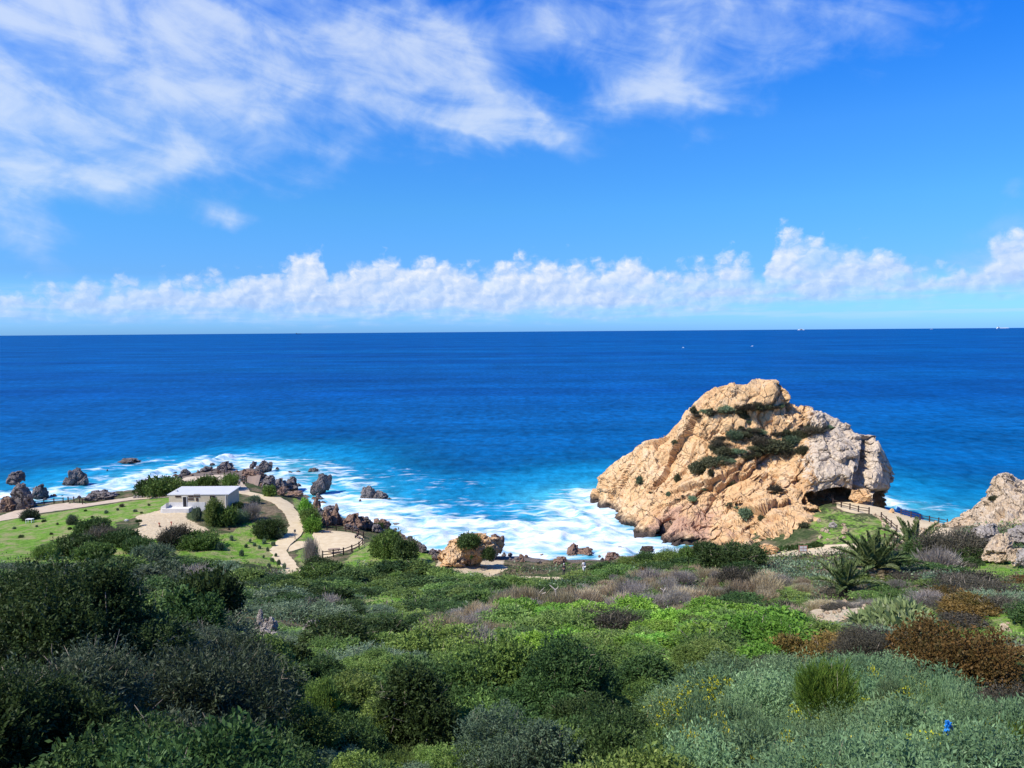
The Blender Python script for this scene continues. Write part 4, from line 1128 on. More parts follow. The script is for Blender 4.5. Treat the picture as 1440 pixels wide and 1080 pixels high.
def branch_mesh(seed, n=16, R_=1.0, H=1.0):
    g = random.Random(seed); mb = MB()
    for i in range(n):
        a = 2 * math.pi * i / n + g.uniform(-.3, .3); r = R_ * g.uniform(.35, .95)
        tip = Vector((r * math.cos(a), r * math.sin(a), H * g.uniform(.45, 1.0) * (1 - .4 * (r / R_) ** 2)))
        p = [Vector((0.08 * math.cos(a), 0.08 * math.sin(a), -0.1))]
        for t in (.3, .55, .8, 1.0):
            p.append(Vector((tip.x * t ** 1.1, tip.y * t ** 1.1, tip.z * t ** .75)) + Vector((g.uniform(-.06, .06), g.uniform(-.06, .06), g.uniform(-.05, .05))) * (t < 1) )
        mb.tube(p, [.035, .026, .019, .012, .004], 5)
        for j in range(3):
            q = p[2 + j % 3]; e = q + Vector((g.uniform(-.3, .3), g.uniform(-.3, .3), g.uniform(.1, .35)))
            mb.tube([q, (q + e) / 2 + Vector((g.uniform(-.04, .04), 0, .02)), e], [.011, .008, .003], 4)
    return mesh_from("branches", mb.v, mb.f, [BARK], True)
BR = [branch_mesh(3), branch_mesh(8, 13)]

def own_mesh(kind, R_, H, D, seed):
    ls = max(1.0, D / 13.0)
    tw = int(min(9000, 2500 * R_ * R_ / ls ** 2 * (1 + .35 * max(0, H / R_ - 1))))
    v, f, r, mi = foliage(kind, seed, tw, 13, ls, int(8 + 5 * R_), R_, H / R_)
    return mesh_from(kind + '_foliage', v, f, [LM[kind], TWIG], False, {'rnd': r}, mi)

def lod_of(Y):
    return 'near' if Y < 30 else 'mid' if Y < 62 else 'far'

def plant(kind, x, y, rx, hz, label, group=None, name=None, cat='shrub', lod=None, var=0, rot=None, branches=False, z=None, tall=None, ry=None, sink=0.05, own=False):
    """rx: radius in metres, hz: height in metres"""
    lod = lod or lod_of(y)
    me = own_mesh(kind, rx, hz, y, int(rx * 1000) + var) if own else fol_mesh(kind, lod, var % 2 if lod == 'near' else var, tall)
    top = KIND[kind]['h'] if tall is None else tall
    o = link(name or 'shrub', me, label=label, cat=cat, group=group)
    zz = (float(tz(x, y)) if z is None else z)
    s = hz / (top * 0.92)
    o.location = (x, y, zz - sink * hz); o.scale = (1, 1, 1) if own else (rx, ry or rx, s)
    o.rotation_euler = (0, 0, random.uniform(0, 6.28) if rot is None else rot)
    if branches:
        b = link('branches', BR[var % 2], parent=o); b.scale = (rx * .85, rx * .85, hz * .8) if own else (0.85, 0.85, top * 0.8)
    return o

def hero(px, ytop, D, wpx, kind, label, name='shrub', base=None, var=0, tall=None, branches=False, cat='shrub', lod=None, hmin=0.4, ry=None, group=None, zbase=None):
    p = at(px, ytop, D)
    g = float(tz(p[0], p[1]))
    if base is not None: p = surf(px, base, water=False)[0]; D = p[1]; g = p[2]; top = at(px, ytop, D)[2]
    else: top = p[2]
    if zbase is not None: g = at(px, zbase, D)[2]
    k_ = .86 if base is not None else 1
    return plant(kind, p[0], p[1], wpx / FPX * D / 2 * k_, max(hmin, (top - g) * k_), label, None or group, name, cat, lod, var, None, branches or kind == 'olive' and D < 30, g, tall, ry, own=base is None and D < 40)

# big shrubs in the foreground
for X, Y_, r, h, lb in ((-16.0, 7.0, 3.0, 6.5, "unseen evergreen added beyond the left edge to shade the thicket"), ):
    plant('mastic', X, Y_, r, h, lb, None, 'evergreen_tree', 'tree', 'near', 1, 0, True, None, 1.5)  # extra tree out of view, added to darken the lower left thicket
hero(45, 748, 17.0, 280, 'mastic', "tallest dark tree-like evergreen at the left edge of the view", var=0, name='evergreen_tree', cat='tree', branches=True)
hero(170, 800, 18.0, 220, 'mastic', "broad dark crown right of the tallest evergreen at left", var=1, name='evergreen_tree', cat='tree', branches=True)
hero(300, 868, 19.0, 190, 'olive', "grey green olive shrub in front of the left rocks", var=0, name='olive_shrub')
hero(262, 812, 34.0, 110, 'mastic', "dark mastic bush sloping down behind the left olive shrubs", var=1, name='mastic_shrub')
hero(290, 816, 44.0, 110, 'mastic', "dark bush on the skyline of the left scrub near the rocks", var=2, name='mastic_shrub')
hero(25, 885, 9.5, 300, 'mastic', "shaded dark shrub with bare grey twigs at the lower left edge", var=0, name='mastic_shrub')
hero(95, 868, 12.0, 240, 'olive', "pale twigged olive shrub low on the left side", var=1, name='olive_shrub')
hero(245, 930, 9.6, 260, 'olive', "sunlit olive shrub at the bottom left of the scrub", var=2, name='olive_shrub')
hero(140, 965, 7.6, 330, 'mastic', "very dark shrub filling the bottom left corner", var=1, name='mastic_shrub')
hero(330, 985, 8.6, 230, 'mastic', "dark shrub beside the sunlit olive shrub at the bottom", var=2, name='mastic_shrub')
hero(590, 920, 18.5, 140, 'mastic', "rounded blue green bush standing out in the middle foreground", var=0, name='mastic_shrub')
hero(790, 880, 21.0, 165, 'mastic', "large dark bush at the centre of the scrub, its right side in shade", var=1, name='mastic_shrub')
hero(700, 885, 22.0, 150, 'green', "yellowish green bush left of the large dark central bush", var=1, name='broom_shrub')
hero(885, 960, 12.6, 180, 'mastic', "dark round bush above the bottom edge right of centre", var=2, name='mastic_shrub')
hero(730, 960, 12.5, 200, 'teal', "grey green bush low in the centre foreground", var=1, name='cushion_shrub', tall=.9)
hero(1168, 932, 13.6, 112, 'pine', "feathery bright green young pine bush among grey saltbush", var=0, name='young_pine', zbase=1015)
hero(1440, 1035, 8.6, 110, 'pine', "feathery green bush cut by the bottom right corner", var=1, name='young_pine', zbase=1120)
hero(1345, 884, 26.0, 190, 'rust', "wide rust coloured shrub on the right slope", var=1, name='rust_shrub', lod='near')
hero(1430, 952, 17.0, 120, 'heath', "dark brown heath shrub at the right edge below the rust shrub", var=1, name='heath_shrub')
hero(1370, 985, 15.5, 90, 'heath', "dark brown heath shrub between rust shrub and saltbush", var=0, name='heath_shrub')
hero(1262, 866, 37.0, 110, 'cactus', "pale green prickly succulent clump above the rust shrub", var=0, name='succulent_clump', lod='mid')
hero(1335, 748, 96.0, 120, 'heath', "big dark bush below the right outcrop", base=788, var=1, name='dark_bush', lod='mid', branches=False)
hero(1300, 758, 96.0, 70, 'mastic', "dark green bush left of the big dark bush by the outcrop", base=790, var=0, name='dark_bush', lod='mid', branches=False)
for i, (px, t, w, D, k) in enumerate([(858, 796, 40, 113, 'mastic'), (886, 790, 44, 112, 'green'), (914, 784, 44, 111, 'mastic'), (942, 779, 46, 110, 'myrtle'), (970, 775, 46, 108, 'green'), (998, 771, 48, 106, 'mastic'), (1052, 773, 40, 104, 'myrtle')]):
    hero(px, t - 3, D, w, k, "wind clipped %s bush of the crest hiding the foot of the great rock" % {'mastic': 'dark', 'green': 'olive green', 'myrtle': 'fresh green'}[k], base=None, var=i % 3, name='crest_bush', lod='mid', group="wind clipped %s crest bushes" % k)
hero(1030, 764, 100, 110, 'mastic', "dark mound crowning the scrub in front of the great rock", base=800, var=0, name='dark_bush', lod='mid', branches=False)
hero(1040, 802, 84, 80, 'heath', "brownish dome bush under the mound before the great rock", base=828, var=1, name='dark_bush', lod='mid', branches=False)
hero(1035, 830, 70, 50, 'heath', "small dark brown bush among grey lavender tufts", base=850, var=0, name='dark_bush', lod='mid', branches=False)
hero(905, 800, 98, 20, 'rust', "single dark red bush in the dry grass band", base=813, var=0, name='red_bush', lod='far', branches=False)
# the terrace
T = dict(branches=False)
hero(296, 697, 0, 44, 'green', "bushy green tree in front of the white building", base=738, var=0, name='small_tree', cat='tree', tall=1.2, lod='mid', **T)
hero(318, 712, 0, 40, 'green', "lower green bush at the building's right corner", base=738, var=1, lod='far', **T)
hero(280, 715, 0, 24, 'teal', "grey green bush left of the tree before the building", base=732, var=0, lod='far', **T)
hero(352, 712, 0, 34, 'dry', "pale grey twiggy bush beside the winding path", base=730, var=0, lod='far', **T)
hero(340, 718, 0, 30, 'teal', "grey green bush below the building's shaded end wall", base=733, var=1, lod='far', **T)
hero(333, 705, 0, 22, 'mastic', "dark bush against the building's right end", base=717, var=0, lod='far', **T)
hero(376, 729, 0, 56, 'mastic', "broad dark domed bush beside the winding path", base=754, var=1, lod='mid', **T)
hero(355, 698, 0, 26, 'teal', "grey green bush above the bend of the winding path", base=708, var=0, lod='far', **T)
hero(230, 671, 0, 64, 'green', "long green thicket left of the building on the shore", base=696, var=1, lod='far', **T)
hero(203, 676, 0, 34, 'mastic', "dark end of the shore thicket left of the building", base=697, var=2, lod='far', **T)
hero(290, 671, 0, 46, 'green', "green bushes behind the building roof", base=688, var=0, lod='far', **T)
hero(322, 668, 0, 34, 'green', "green bush behind the roof's right end", base=688, var=2, lod='far', **T)
hero(265, 676, 0, 30, 'green', "small green bush behind the roof's left end", base=690, var=1, lod='far', **T)
hero(378, 682, 0, 24, 'green', "green bush under the headland boulders", base=698, var=0, lod='far', **T)
hero(432, 700, 0, 26, 'bright', "pale green thicket at the top of the path bank", base=722, var=0, lod='far', **T)
hero(436, 715, 0, 34, 'green', "yellow green thicket between path and cove", base=738, var=1, lod='far', **T)
hero(440, 728, 0, 32, 'bright', "pale green bush beside the plaza gate", base=748, var=2, lod='far', **T)
hero(540, 748, 0, 70, 'green', "big green bush at the seaward end of the plaza", base=785, var=0, lod='mid', **T)
hero(570, 758, 0, 44, 'mastic', "darker bush right of the big green plaza bush", base=788, var=1, lod='far', **T)
hero(437, 765, 0, 30, 'dry', "half bare grey bush between path and plaza fence", base=800, var=1, lod='mid', **T)
hero(455, 782, 0, 60, 'mastic', "dark bush spreading under the plaza fence", base=808, var=0, lod='mid', **T)
hero(530, 735, 0, 26, 'mastic', "dark bush between the boulders behind the plaza", base=748, var=1, lod='far', **T)
hero(135, 732, 0, 62, 'mastic', "dark wind shaped bush in the left meadow", base=752, var=1, lod='mid', tall=.6, **T)
for px, yt, w, b, k_, lb in ((148, 744, 66, 762, 'heath', "brownish low bush under the wind shaped bush"), (190, 758, 60, 776, 'mastic', "low dark bush by the meadow corner of the dirt yard"), (72, 766, 54, 785, 'green', "low olive bush at the lower left of the meadow"), (215, 768, 70, 788, 'teal', "grey green sprawl below the dirt yard"), (130, 768, 70, 786, 'myrtle', "green sprawling bush at the lower middle of the meadow")):
    hero(px, yt, 0, w, k_, lb, base=b, var=px % 3, lod='mid', tall=.6, **T)
hero(168, 748, 0, 62, 'mastic', "dark bush right of the wind shaped bush in the meadow", base=768, var=0, lod='mid', tall=.6, **T)
hero(105, 756, 0, 80, 'mastic', "dark spreading bush at the lower edge of the meadow", base=778, var=2, lod='mid', tall=.6, **T)
hero(42, 717, 0, 26, 'olive', "small grey green tree beside the coast path", base=731, var=0, name='small_tree', cat='tree', tall=.8, lod='far', **T)
hero(103, 726, 0, 20, 'olive', "thin grey green sapling in the left meadow", base=737, var=1, name='small_tree', cat='tree', tall=.8, lod='far', **T)
hero(303, 718, 0, 5, 'teal', "tiny bush in the yard beside the tree", base=722, var=0, lod='tiny', hmin=.2, **T)
hero(244, 745, 0, 60, 'heath', "dry brown scrub along the lower edge of the dirt yard", base=768, var=0, lod='mid', tall=.55, **T)
hero(275, 752, 0, 80, 'green', "olive scrub right along the lower edge of the dirt yard", base=770, var=1, tall=.55, lod='mid', **T)
hero(366, 748, 0, 10, 'mastic', "dark shrublet under the domed bush by the path", base=757, var=1, lod='tiny', **T)
for i, (px, b, w) in enumerate([(365, 757, 10), (374, 758, 9), (393, 757, 14), (384, 768, 8), (372, 765, 8), (365, 772, 6), (376, 775, 6), (358, 768, 6), (371, 785, 5), (383, 790, 7), (392, 794, 8), (378, 797, 6), (352, 763, 6), (346, 770, 6), (340, 782, 10), (310, 774, 14), (325, 760, 8), (388, 783, 6), (400, 800, 9)]):
    hero(px, b - w * .8, 0, w, 'teal', "small round cushion bush on the grass bank left of the winding path", base=b, var=i % 2, lod='tiny', hmin=.2, group='cushion bushes by the winding path', **T)
for i, (px, b, w) in enumerate([(62, 734, 7), (80, 738, 6), (52, 741, 5), (98, 745, 7), (72, 752, 6), (20, 744, 6), (30, 756, 8), (88, 762, 8), (150, 722, 8), (130, 728, 5), (172, 713, 9), (190, 720, 7), (199, 722, 5), (210, 711, 6), (165, 718, 6), (120, 719, 5), (225, 741, 4), (262, 762, 8), (300, 752, 6), (322, 745, 5), (60, 770, 8)]):
    hero(px, b - w * .5, 0, w, ('mastic', 'heath', 'teal')[i % 3], "tiny dark tuft dotted over the green meadow", base=b, var=i % 2, lod='tiny', hmin=.15, group='tufts on the meadow', **T)
# shrubs growing on the rocks
def rock_plant(bvh, px, py, wpx, hpx, kind, label, var=0, group=None):
    p = ray_hit(bvh, px, py + hpx * .3)
    if p is None: return
    D = p[1]
    r = wpx / FPX * D / 2 * 1.35; h = hpx / FPX * D * .62
    kind = 'ledge' if kind in ('mastic', 'green') else kind
    plant(kind, p[0], p[1] + r * .15, r, h, label, group, 'ledge_shrub', 'shrub', 'far' if wpx > 14 else 'tiny', var, None, False, p[2], None, r * .75, 0.30)
GL = [(975, 577, 10, 14, 'mastic', "small bush on the left shoulder high on the great rock"), (1000, 578, 14, 10, 'mastic', "left bush of the high ledge under the summit"), (1025, 574, 22, 11, 'teal', "grey bush in the middle of the high ledge under the summit"), (1050, 571, 30, 13, 'heath', "widest dark bush of the high ledge under the summit"), (1073, 570, 24, 12, 'mastic', "right dark bush of the high ledge under the summit"), (1046, 584, 12, 12, 'mastic', "bush hanging below the summit ledge"),
      (949, 621, 9, 7, 'mastic', "tiny bush in the notch of the left ridge"), (1010, 622, 22, 16, 'heath', "dark bush left of the great rock's central gully"), (1018, 632, 26, 14, 'mastic', "green bush left of the great rock's central gully"), (1035, 610, 26, 16, 'teal', "grey bush at the head of the central gully"), (1060, 618, 40, 20, 'heath', "large grey brown bush filling the central gully"), (1085, 625, 46, 22, 'mastic', "largest green bush on the great rock's face"), (1110, 618, 30, 18, 'teal', "grey green bush right in the central gully"), (1125, 610, 24, 16, 'mastic', "dark bush under the right summit blocks"), (1146, 603, 34, 12, 'heath', "flat dark bush on the right shoulder of the great rock"), (1128, 632, 18, 18, 'mastic', "dark bush in the cleft right of the gully"), (1105, 636, 26, 16, 'heath', "brown bush low in the central gully"),
      (985, 655, 30, 20, 'mastic', "dark bush at the left end of the middle ledge"), (1003, 648, 34, 18, 'mastic', "long dark bush on the middle ledge"), (1020, 645, 20, 14, 'teal', "grey bush at the right end of the middle ledge"), (953, 672, 9, 16, 'mastic', "narrow bush in a crack left of the middle ledge"), (900, 674, 14, 14, 'teal', "grey tuft on the smooth left face"), (1000, 664, 10, 12, 'mastic', "small bush under the middle ledge"), (1029, 678, 9, 11, 'mastic', "small bush in the central crack"), (940, 694, 7, 8, 'teal', "small grey tuft low on the left face"), (973, 700, 12, 9, 'teal', "grey tuft above the rounded hollow"),
      (1092, 688, 20, 20, 'heath', "dark bush in the hollow left of the cave"), (1045, 720, 34, 18, 'teal', "grey green bush on the lower face of the great rock"), (1070, 728, 12, 10, 'mastic', "small bush beside the boulder on the lower face"), (1130, 738, 14, 9, 'green', "green bush at the left end of the grassy bank")]
for i, a in enumerate(GL): rock_plant(great_bvh, *a[:6], var=i % 3)
for ln, n_, w0 in (([(978, 581), (1030, 576), (1092, 567)], 13, 15), ([(1000, 628), (1040, 606), (1080, 612), (1135, 606)], 18, 18), ([(1020, 640), (1075, 632), (1125, 628)], 14, 17), ([(972, 662), (1005, 652), (1035, 642)], 10, 14), ([(1125, 598), (1170, 604)], 5, 13), ([(1050, 585), (1040, 606)], 5, 11), ([(890, 680), (950, 700), (1000, 690)], 6, 7), ([(1010, 700), (1060, 725)], 5, 8)):
    la = np.array(ln, float); tt_ = np.linspace(0, len(la) - 1, 40)
    lx, ly = np.interp(tt_, range(len(la)), la[:, 0]), np.interp(tt_, range(len(la)), la[:, 1])
    for i in range(n_):
        q = random.randrange(40)
        k_ = random.choice(['heath', 'teal', 'heath', 'mastic'])
        rock_plant(great_bvh, lx[q] + random.uniform(-6, 6), ly[q] + random.uniform(-5, 5), w0 * random.uniform(.6, 1.3), w0 * .45, k_, "small %s scrub tuft among the ledge bushes of the great rock" % {'heath': 'brown', 'teal': 'grey', 'mastic': 'dark green'}[k_], random.randrange(3), {'heath': 'brown', 'teal': 'grey', 'mastic': 'dark green'}[k_] + ' tufts on the great rock')
rock_plant(out_bvh, 1398, 700, 12, 8, 'mastic', "little green bush on the right outcrop")
for i, (px, b, w, h, lb) in enumerate([(657, 768, 40, 24, "dark bush crowning the sandy orange boulder"), (685, 784, 26, 18, "dark bush on the right flank of the sandy orange boulder"), (663, 784, 5, 5, "tiny tuft on the face of the sandy orange boulder")]):
    q = at(px, b - 1, 117.5 - i)
    plant('mastic', q[0], q[1], w / FPX * q[1] / 2, h / FPX * q[1] * .8, lb, None, 'boulder_shrub', 'shrub', 'far', i, None, False, q[2] - .3, .95)
for i, px in enumerate((1052, 1066, 1082, 1096, 1112, 1126, 1140, 1150)):
    hero(px, 772 - i * .9 - (i % 3), 0, 22, 'mastic', "low dark bush in the row along the foot of the great rock", base=779 - i * 1.4, var=i % 3, lod='tiny', hmin=.7, group='bushes along the foot of the great rock', **T)

# ------------------------------------------------------------------ the scrub on the slope
ZONES = [
    ([(405, 805), (520, 792), (640, 798), (700, 806), (780, 815), (780, 838), (640, 834), (520, 828), (420, 824)], "in the dark rounded row below the plaza", dict(mastic=.45, myrtle=.35, green=.20), 1.0, 1.2),
    ([(470, 826), (655, 832), (655, 846), (480, 852)], "in the grassy strip below the dark row", dict(teal=.5, green=.5), .30, .7),
    ([(780, 815), (850, 796), (930, 788), (1060, 776), (1075, 798), (1000, 801), (900, 803), (800, 822)], "along the crest above the bay", dict(mastic=.3, myrtle=.4, green=.3), 1.0, 1.0),
    ([(690, 856), (730, 814), (900, 802), (1000, 800), (1060, 828), (1000, 856), (880, 848)], "in the dry grey band below the great rock", dict(straw=.42, dry=.30, teal=.14, myrtle=.14), 1.1, .8),
    ([(590, 902), (612, 856), (690, 856), (690, 902)], "in the pale dry patch at the centre of the slope", dict(dry=.6, straw=.4), 1.2, .9),
    ([(690, 905), (690, 852), (880, 850), (1050, 848), (1140, 888), (1060, 920), (900, 908), (760, 900)], "in the bright green belt across the slope", dict(bright=.76, myrtle=.22, heath=.02), 1.15, 1.0),
    ([(230, 858), (270, 784), (420, 820), (520, 830), (600, 860), (580, 895), (430, 905), (330, 900)], "on the hummocky slope below the winding path", dict(teal=.56, mastic=.18, myrtle=.22, dry=.04), .78, 1.05),
    ([(40, 805), (100, 748), (220, 762), (300, 772), (320, 795), (230, 800)], "at the lower edge of the meadow", dict(mastic=.55, green=.25, teal=.20), 1.1, 1.1),
    ([(1060, 872), (1060, 800), (1180, 798), (1280, 812), (1330, 812), (1330, 852), (1140, 870)], "around the palms", dict(dry=.28, myrtle=.27, heath=.22, straw=.23), .80, .8),
    ([(1230, 805), (1250, 758), (1350, 745), (1400, 785), (1330, 802)], "behind the palms", dict(heath=.5, mastic=.4, dry=.1), 1.1, 1.1),
    ([(1330, 812), (1460, 806), (1460, 852), (1330, 852)], "below the boulders at the right edge", dict(rust=.2, heath=.3, mastic=.3, teal=.2), 1.1, 1.1),
    ([(1270, 884), (1280, 855), (1460, 852), (1460, 884)], "on the grassy ledge at right", dict(teal=.5, straw=.5), .22, .6),
    ([(1230, 960), (1240, 888), (1460, 882), (1460, 940)], "in the rust coloured belt at right", dict(rust=.28, mastic=.27, heath=.25, green=.20), 1.1, 1.0),
    ([(1060, 960), (1080, 900), (1240, 884), (1240, 955)], "in the mixed brown scrub above the saltbush", dict(heath=.34, green=.42, myrtle=.16, rust=.08), 1.1, .9),
    ([(1290, 1015), (1360, 935), (1470, 925), (1470, 1030)], "in the dark heath at the right edge", dict(heath=.8, mastic=.2), 1.1, 1.0),
    ([(970, 1500), (1000, 1030), (1075, 948), (1180, 935), (1300, 955), (1480, 1060), (1480, 1500)], "in the grey saltbush at the bottom right", dict(salt=.92, teal=.05, green=.03), 1.35, .9),
    ([(-400, 2500), (-400, 780), (200, 790), (340, 880), (390, 1500), (400, 2500)], "in the dark thicket at left", dict(mastic=.45, myrtle=.2, olive=.35), .8, 1.15),
    ([(-3000, 5000), (-3000, 740), (1500, 850), (4000, 700), (4000, 5000)], "in the green foreground scrub", dict(green=.34, mastic=.27, myrtle=.27, teal=.12), 1.15, 1.0),
]
WORDS = {'myrtle': ("leafy green mastic shrub", 'myrtle_shrub'), 'mastic': ("dark green mastic shrub", 'mastic_shrub'), 'green': ("olive green broom shrub", 'broom_shrub'), 'olive': ("grey leaved olive shrub", 'olive_shrub'), 'bright': ("bright lime green spurge shrub", 'spurge_shrub'), 'teal': ("grey green cushion shrub", 'cushion_shrub'),  # myrtle: a share of the mastic shrubs, lighter green, under a second name
         'salt': ("silvery saltbush shrub", 'saltbush'), 'rust': ("rust brown shrub", 'rust_shrub'), 'heath': ("dark brown heath shrub", 'heath_shrub'), 'dry': ("bare lavender grey twiggy shrub", 'twiggy_shrub'), 'straw': ("straw coloured grass clump", 'grass_clump')}
def on_path(x, y):
    u = int((x - TX0) / TS); v = int((y - TY0) / TS)
    return pmf[min(max(v, 0), pmf.shape[0] - 1), min(max(u, 0), pmf.shape[1] - 1)] > 0.12
EDGE = np.array([(-300, 780), (0, 800), (90, 800), (180, 788), (270, 788), (330, 798), (395, 815), (425, 808), (450, 793), (520, 788), (600, 797), (625, 811), (690, 818), (740, 819), (795, 818), (815, 808), (850, 797), (900, 787), (930, 781), (980, 774), (1030, 768), (1056, 770), (1068, 786), (1150, 785), (1200, 782), (1240, 772), (1290, 765), (1330, 760), (1400, 770), (1500, 775)], float)
LOW = [([(1055, 783), (1210, 776), (1210, 806), (1055, 812)], .4), ([(1285, 862), (1490, 862), (1490, 1045), (1300, 1045)], .5), ([(305, 850), (460, 862), (460, 960), (305, 945)], .35), ([(1120, 795), (1330, 795), (1330, 860), (1120, 860)], .5), ([(1140, 850), (1460, 850), (1460, 905), (1140, 895)], .5), ([(1370, 770), (1480, 770), (1480, 840), (1370, 840)], .4), ([(470, 815), (670, 815), (670, 870), (470, 870)], .6), ([(740, 805), (860, 800), (860, 830), (740, 830)], .5)]
def flower_sprays(seed):
    g = np.random.default_rng(seed); n = 900
    u = unit(g.normal(size=(n, 3)) + np.array([0, 0, .5])); u[:, 2] = np.abs(u[:, 2])
    o = u * np.array([.95, .95, .82]) * g.uniform(.82, 1.12, n)[:, None]
    keep = fbm(o * 2.2 + seed, 2, seed) > -.05; o, u = o[keep], u[keep]
    B = np.repeat(o, 5, 0) + g.normal(size=(len(o) * 5, 3)) * .03
    D = unit(np.repeat(u, 5, 0) + g.normal(size=B.shape) * .8 + np.array([0, 0, .6]))
    v, f, r = leaf_cards(B, D, (.032 * g.uniform(.6, 1.3, len(B))), .03, g, g.random(len(B)))
    return mesh_from('flowers', v, f, [LM['flower']], False, {'rnd': r})
FLW = [flower_sprays(i) for i in range(3)]
last_plant = [None]
sg = random.Random(21); npl = 0; counts = {}
Y = 5.0
while Y < 117:
    s = (1.0 + 0.45 * min(1, Y / 20) + 0.0165 * Y) * (1.0 + .20 * max(0, min(1, (Y - 12) / 6)) * max(0, min(1, (70 - Y) / 30)))
    X = -0.70 * Y - 3 + sg.uniform(0, s)
    while X < 0.70 * Y + 3:
        x, y = X + sg.uniform(-.4, .4) * s, Y + sg.uniform(-.4, .4) * s
        X += s
        g = float(tz(x, y))
        q = project(np.array([[x, y, g + 0.55 * min(1.4, .5 + y / 40)]])); px, py = float(q[0][0]), float(q[1][0])
        if g < 2 or on_path(x, y) or px < -50 or px > 1490: continue
        for poly, where, kinds, dens, size in ZONES:
            if in_poly(np.array([px]), np.array([py]), poly)[0]: break
        else: continue
        if sg.random() > min(dens, 1.0): continue
        kind = sg.choices(list(kinds), list(kinds.values()))[0]
        r = s * sg.choice((.42, .52, .62, .72, .86)) * sg.uniform(.9, 1.1) * size * (1.08 if dens > 1 else 1)
        h = KIND[kind]['h'] * r * sg.uniform(.75, 1.15)
        if kind == 'salt': r = s * 1.0; h = KIND['salt']['h'] * r * sg.uniform(.85, 1.0)
        elif y < 34: h *= .86
        if y < 14: r, h = min(r, 1.25), min(h, 1.15)
        if kind in ('dry', 'straw'): r *= .8; h = r * sg.uniform(.9, 1.3)
        if y > 22: h *= 1 - .45 * min(1, (y - 22) / 14)
        for q, kq in LOW:
            if in_poly(np.array([px]), np.array([py]), q)[0]: h *= kq
        # low enough that the ground beyond stays in sight, as on the real slope
        top = project(np.array([[x, y, g + h]]))[1][0]; pyg = project(np.array([[x, y, g]]))[1][0]
        lim = float(np.interp(px, EDGE[:, 0], EDGE[:, 1]))
        if y < 16 and px > 340: lim = 880 if px < 960 else 945
        elif y < 42 and px <= 340: lim = max(lim, float(np.interp(px, [0, 120, 220, 330], [792, 806, 835, 868])))
        elif y < 30: lim = max(lim, 850)
        if pyg < lim + 3: continue
        if top < lim: h *= (pyg - lim) / (pyg - top)
        if h < .25: continue
        word, nm = WORDS[kind]
        grp = word + ' ' + where
        last_plant[0] = plant(kind, x, y, r, max(.25, h), grp, grp.replace(' shrub ', ' shrubs ').replace(' clump ', ' clumps '), nm, 'grass' if kind == 'straw' else 'shrub', None, sg.randint(0, 2))
        npl += 1
        if kind == 'salt' and sg.random() < (.7 if px > 1200 else .40):
            so_ = COL.objects[-1] if False else last_plant[0]
            fl = link('flowers', FLW[sg.randint(0, 2)], parent=so_); fl.scale = (.92, .92, .82); fl.rotation_euler = (0, 0, sg.uniform(0, 6))
            so_['label'] = "silvery saltbush shrub with yellow flowers in the grey saltbush at the bottom right"; so_['group'] = "flowering saltbush at the bottom right"
    Y += s * 0.86
print("scrub plants:", npl)
# yellow flowers in the saltbush
for i, (px, py, D) in enumerate([(1160, 948, 17), (1195, 940, 18), (1225, 945, 17), (1290, 962, 15), (1320, 978, 13.6), (1350, 992, 12.6), (1270, 975, 14.5), (1375, 1005, 11.8), (1400, 1020, 11), (1000, 1015, 11), (1060, 1040, 10), (985, 1040, 10), (1390, 1050, 9.6), (1330, 1056, 9.5), (1240, 1030, 10.5), (1120, 1050, 9.8), (1030, 985, 12.8), (455, 930, 19), (380, 925, 21), (1260, 1070, 9), (1430, 1062, 9.2), (1180, 1070, 9)]):
    p = at(px, py, D); g = float(tz(p[0], p[1])); r = sg.uniform(.5, .8)
    hz = min(1.5, max(.5, p[2] - g))
    o = plant('salt' if px > 900 else 'green', p[0], p[1], r, hz, "yellow flowering bush in the silvery saltbush" if px > 900 else "bush with yellow flowers above the left thicket", "yellow flowers in the saltbush" if px > 900 else "yellow flowers above the left thicket", 'flowering_shrub', 'shrub', 'near', i % 3)
    c = link('flowers', FLW[i % 3], parent=o); c.scale = (.95, .95, .85)

# ground cover between the shrubs and meadow grass
def cover(name, n, kinds, mats, size, hgt, where, label, seed, width=.4, up=.8):
    g = np.random.default_rng(seed)
    y = 5 + 112 * g.random(n * 3) ** 0.75; x = (g.random(n * 3) * 2 - 1) * (0.70 * y + 3)
    ok = where(x, y, g)
    x, y = x[ok][:n], y[ok][:n]
    z = tz(x, y)
    D = unit(g.normal(size=(len(x), 3)) + np.array([0, 0, up]))
    D[:, 2] = np.abs(D[:, 2])
    sc = (0.55 + y / 55.0)
    B = np.stack([x, y, z + hgt * sc * g.random(len(x)) ** 1.6 * (0.4 + .6 * (fbm(np.stack([x, y], 1) / 1.7, 2, 4) > -.1))], 1)
    L = size * sc * g.uniform(.6, 1.4, len(x))
    v, f, r = leaf_cards(B, D, L, L * width, g, g.random(len(x)))
    mi = g.integers(0, len(mats), len(f))
    # species in patches
    pn = fbm(np.stack([x, y], 1) / 6.0, 3, seed)
    mi = np.clip(((pn + .55) / 1.1 * len(mats) + g.normal(size=len(x)) * .35).astype(int), 0, len(mats) - 1)
    link(name, mesh_from(name, v, f, mats, False, {'rnd': r}, mi), kind='stuff', label=label, cat='ground cover')
def wild(x, y, g):
    u = np.clip(((x - TX0) / TS).astype(int), 0, nx - 1); v = np.clip(((y - TY0) / TS).astype(int), 0, ny - 1)
    return (pmf[v, u] < .05) & (dm[v, u] < .3) & ((gm[v, u] < .4) | (g.random(len(x)) < .1)) & (tz(x, y) > 2)
def meadow(x, y, g):
    u = np.clip(((x - TX0) / TS).astype(int), 0, nx - 1); v = np.clip(((y - TY0) / TS).astype(int), 0, ny - 1)
    return (pmf[v, u] < .05) & (gm[v, u] > .3)
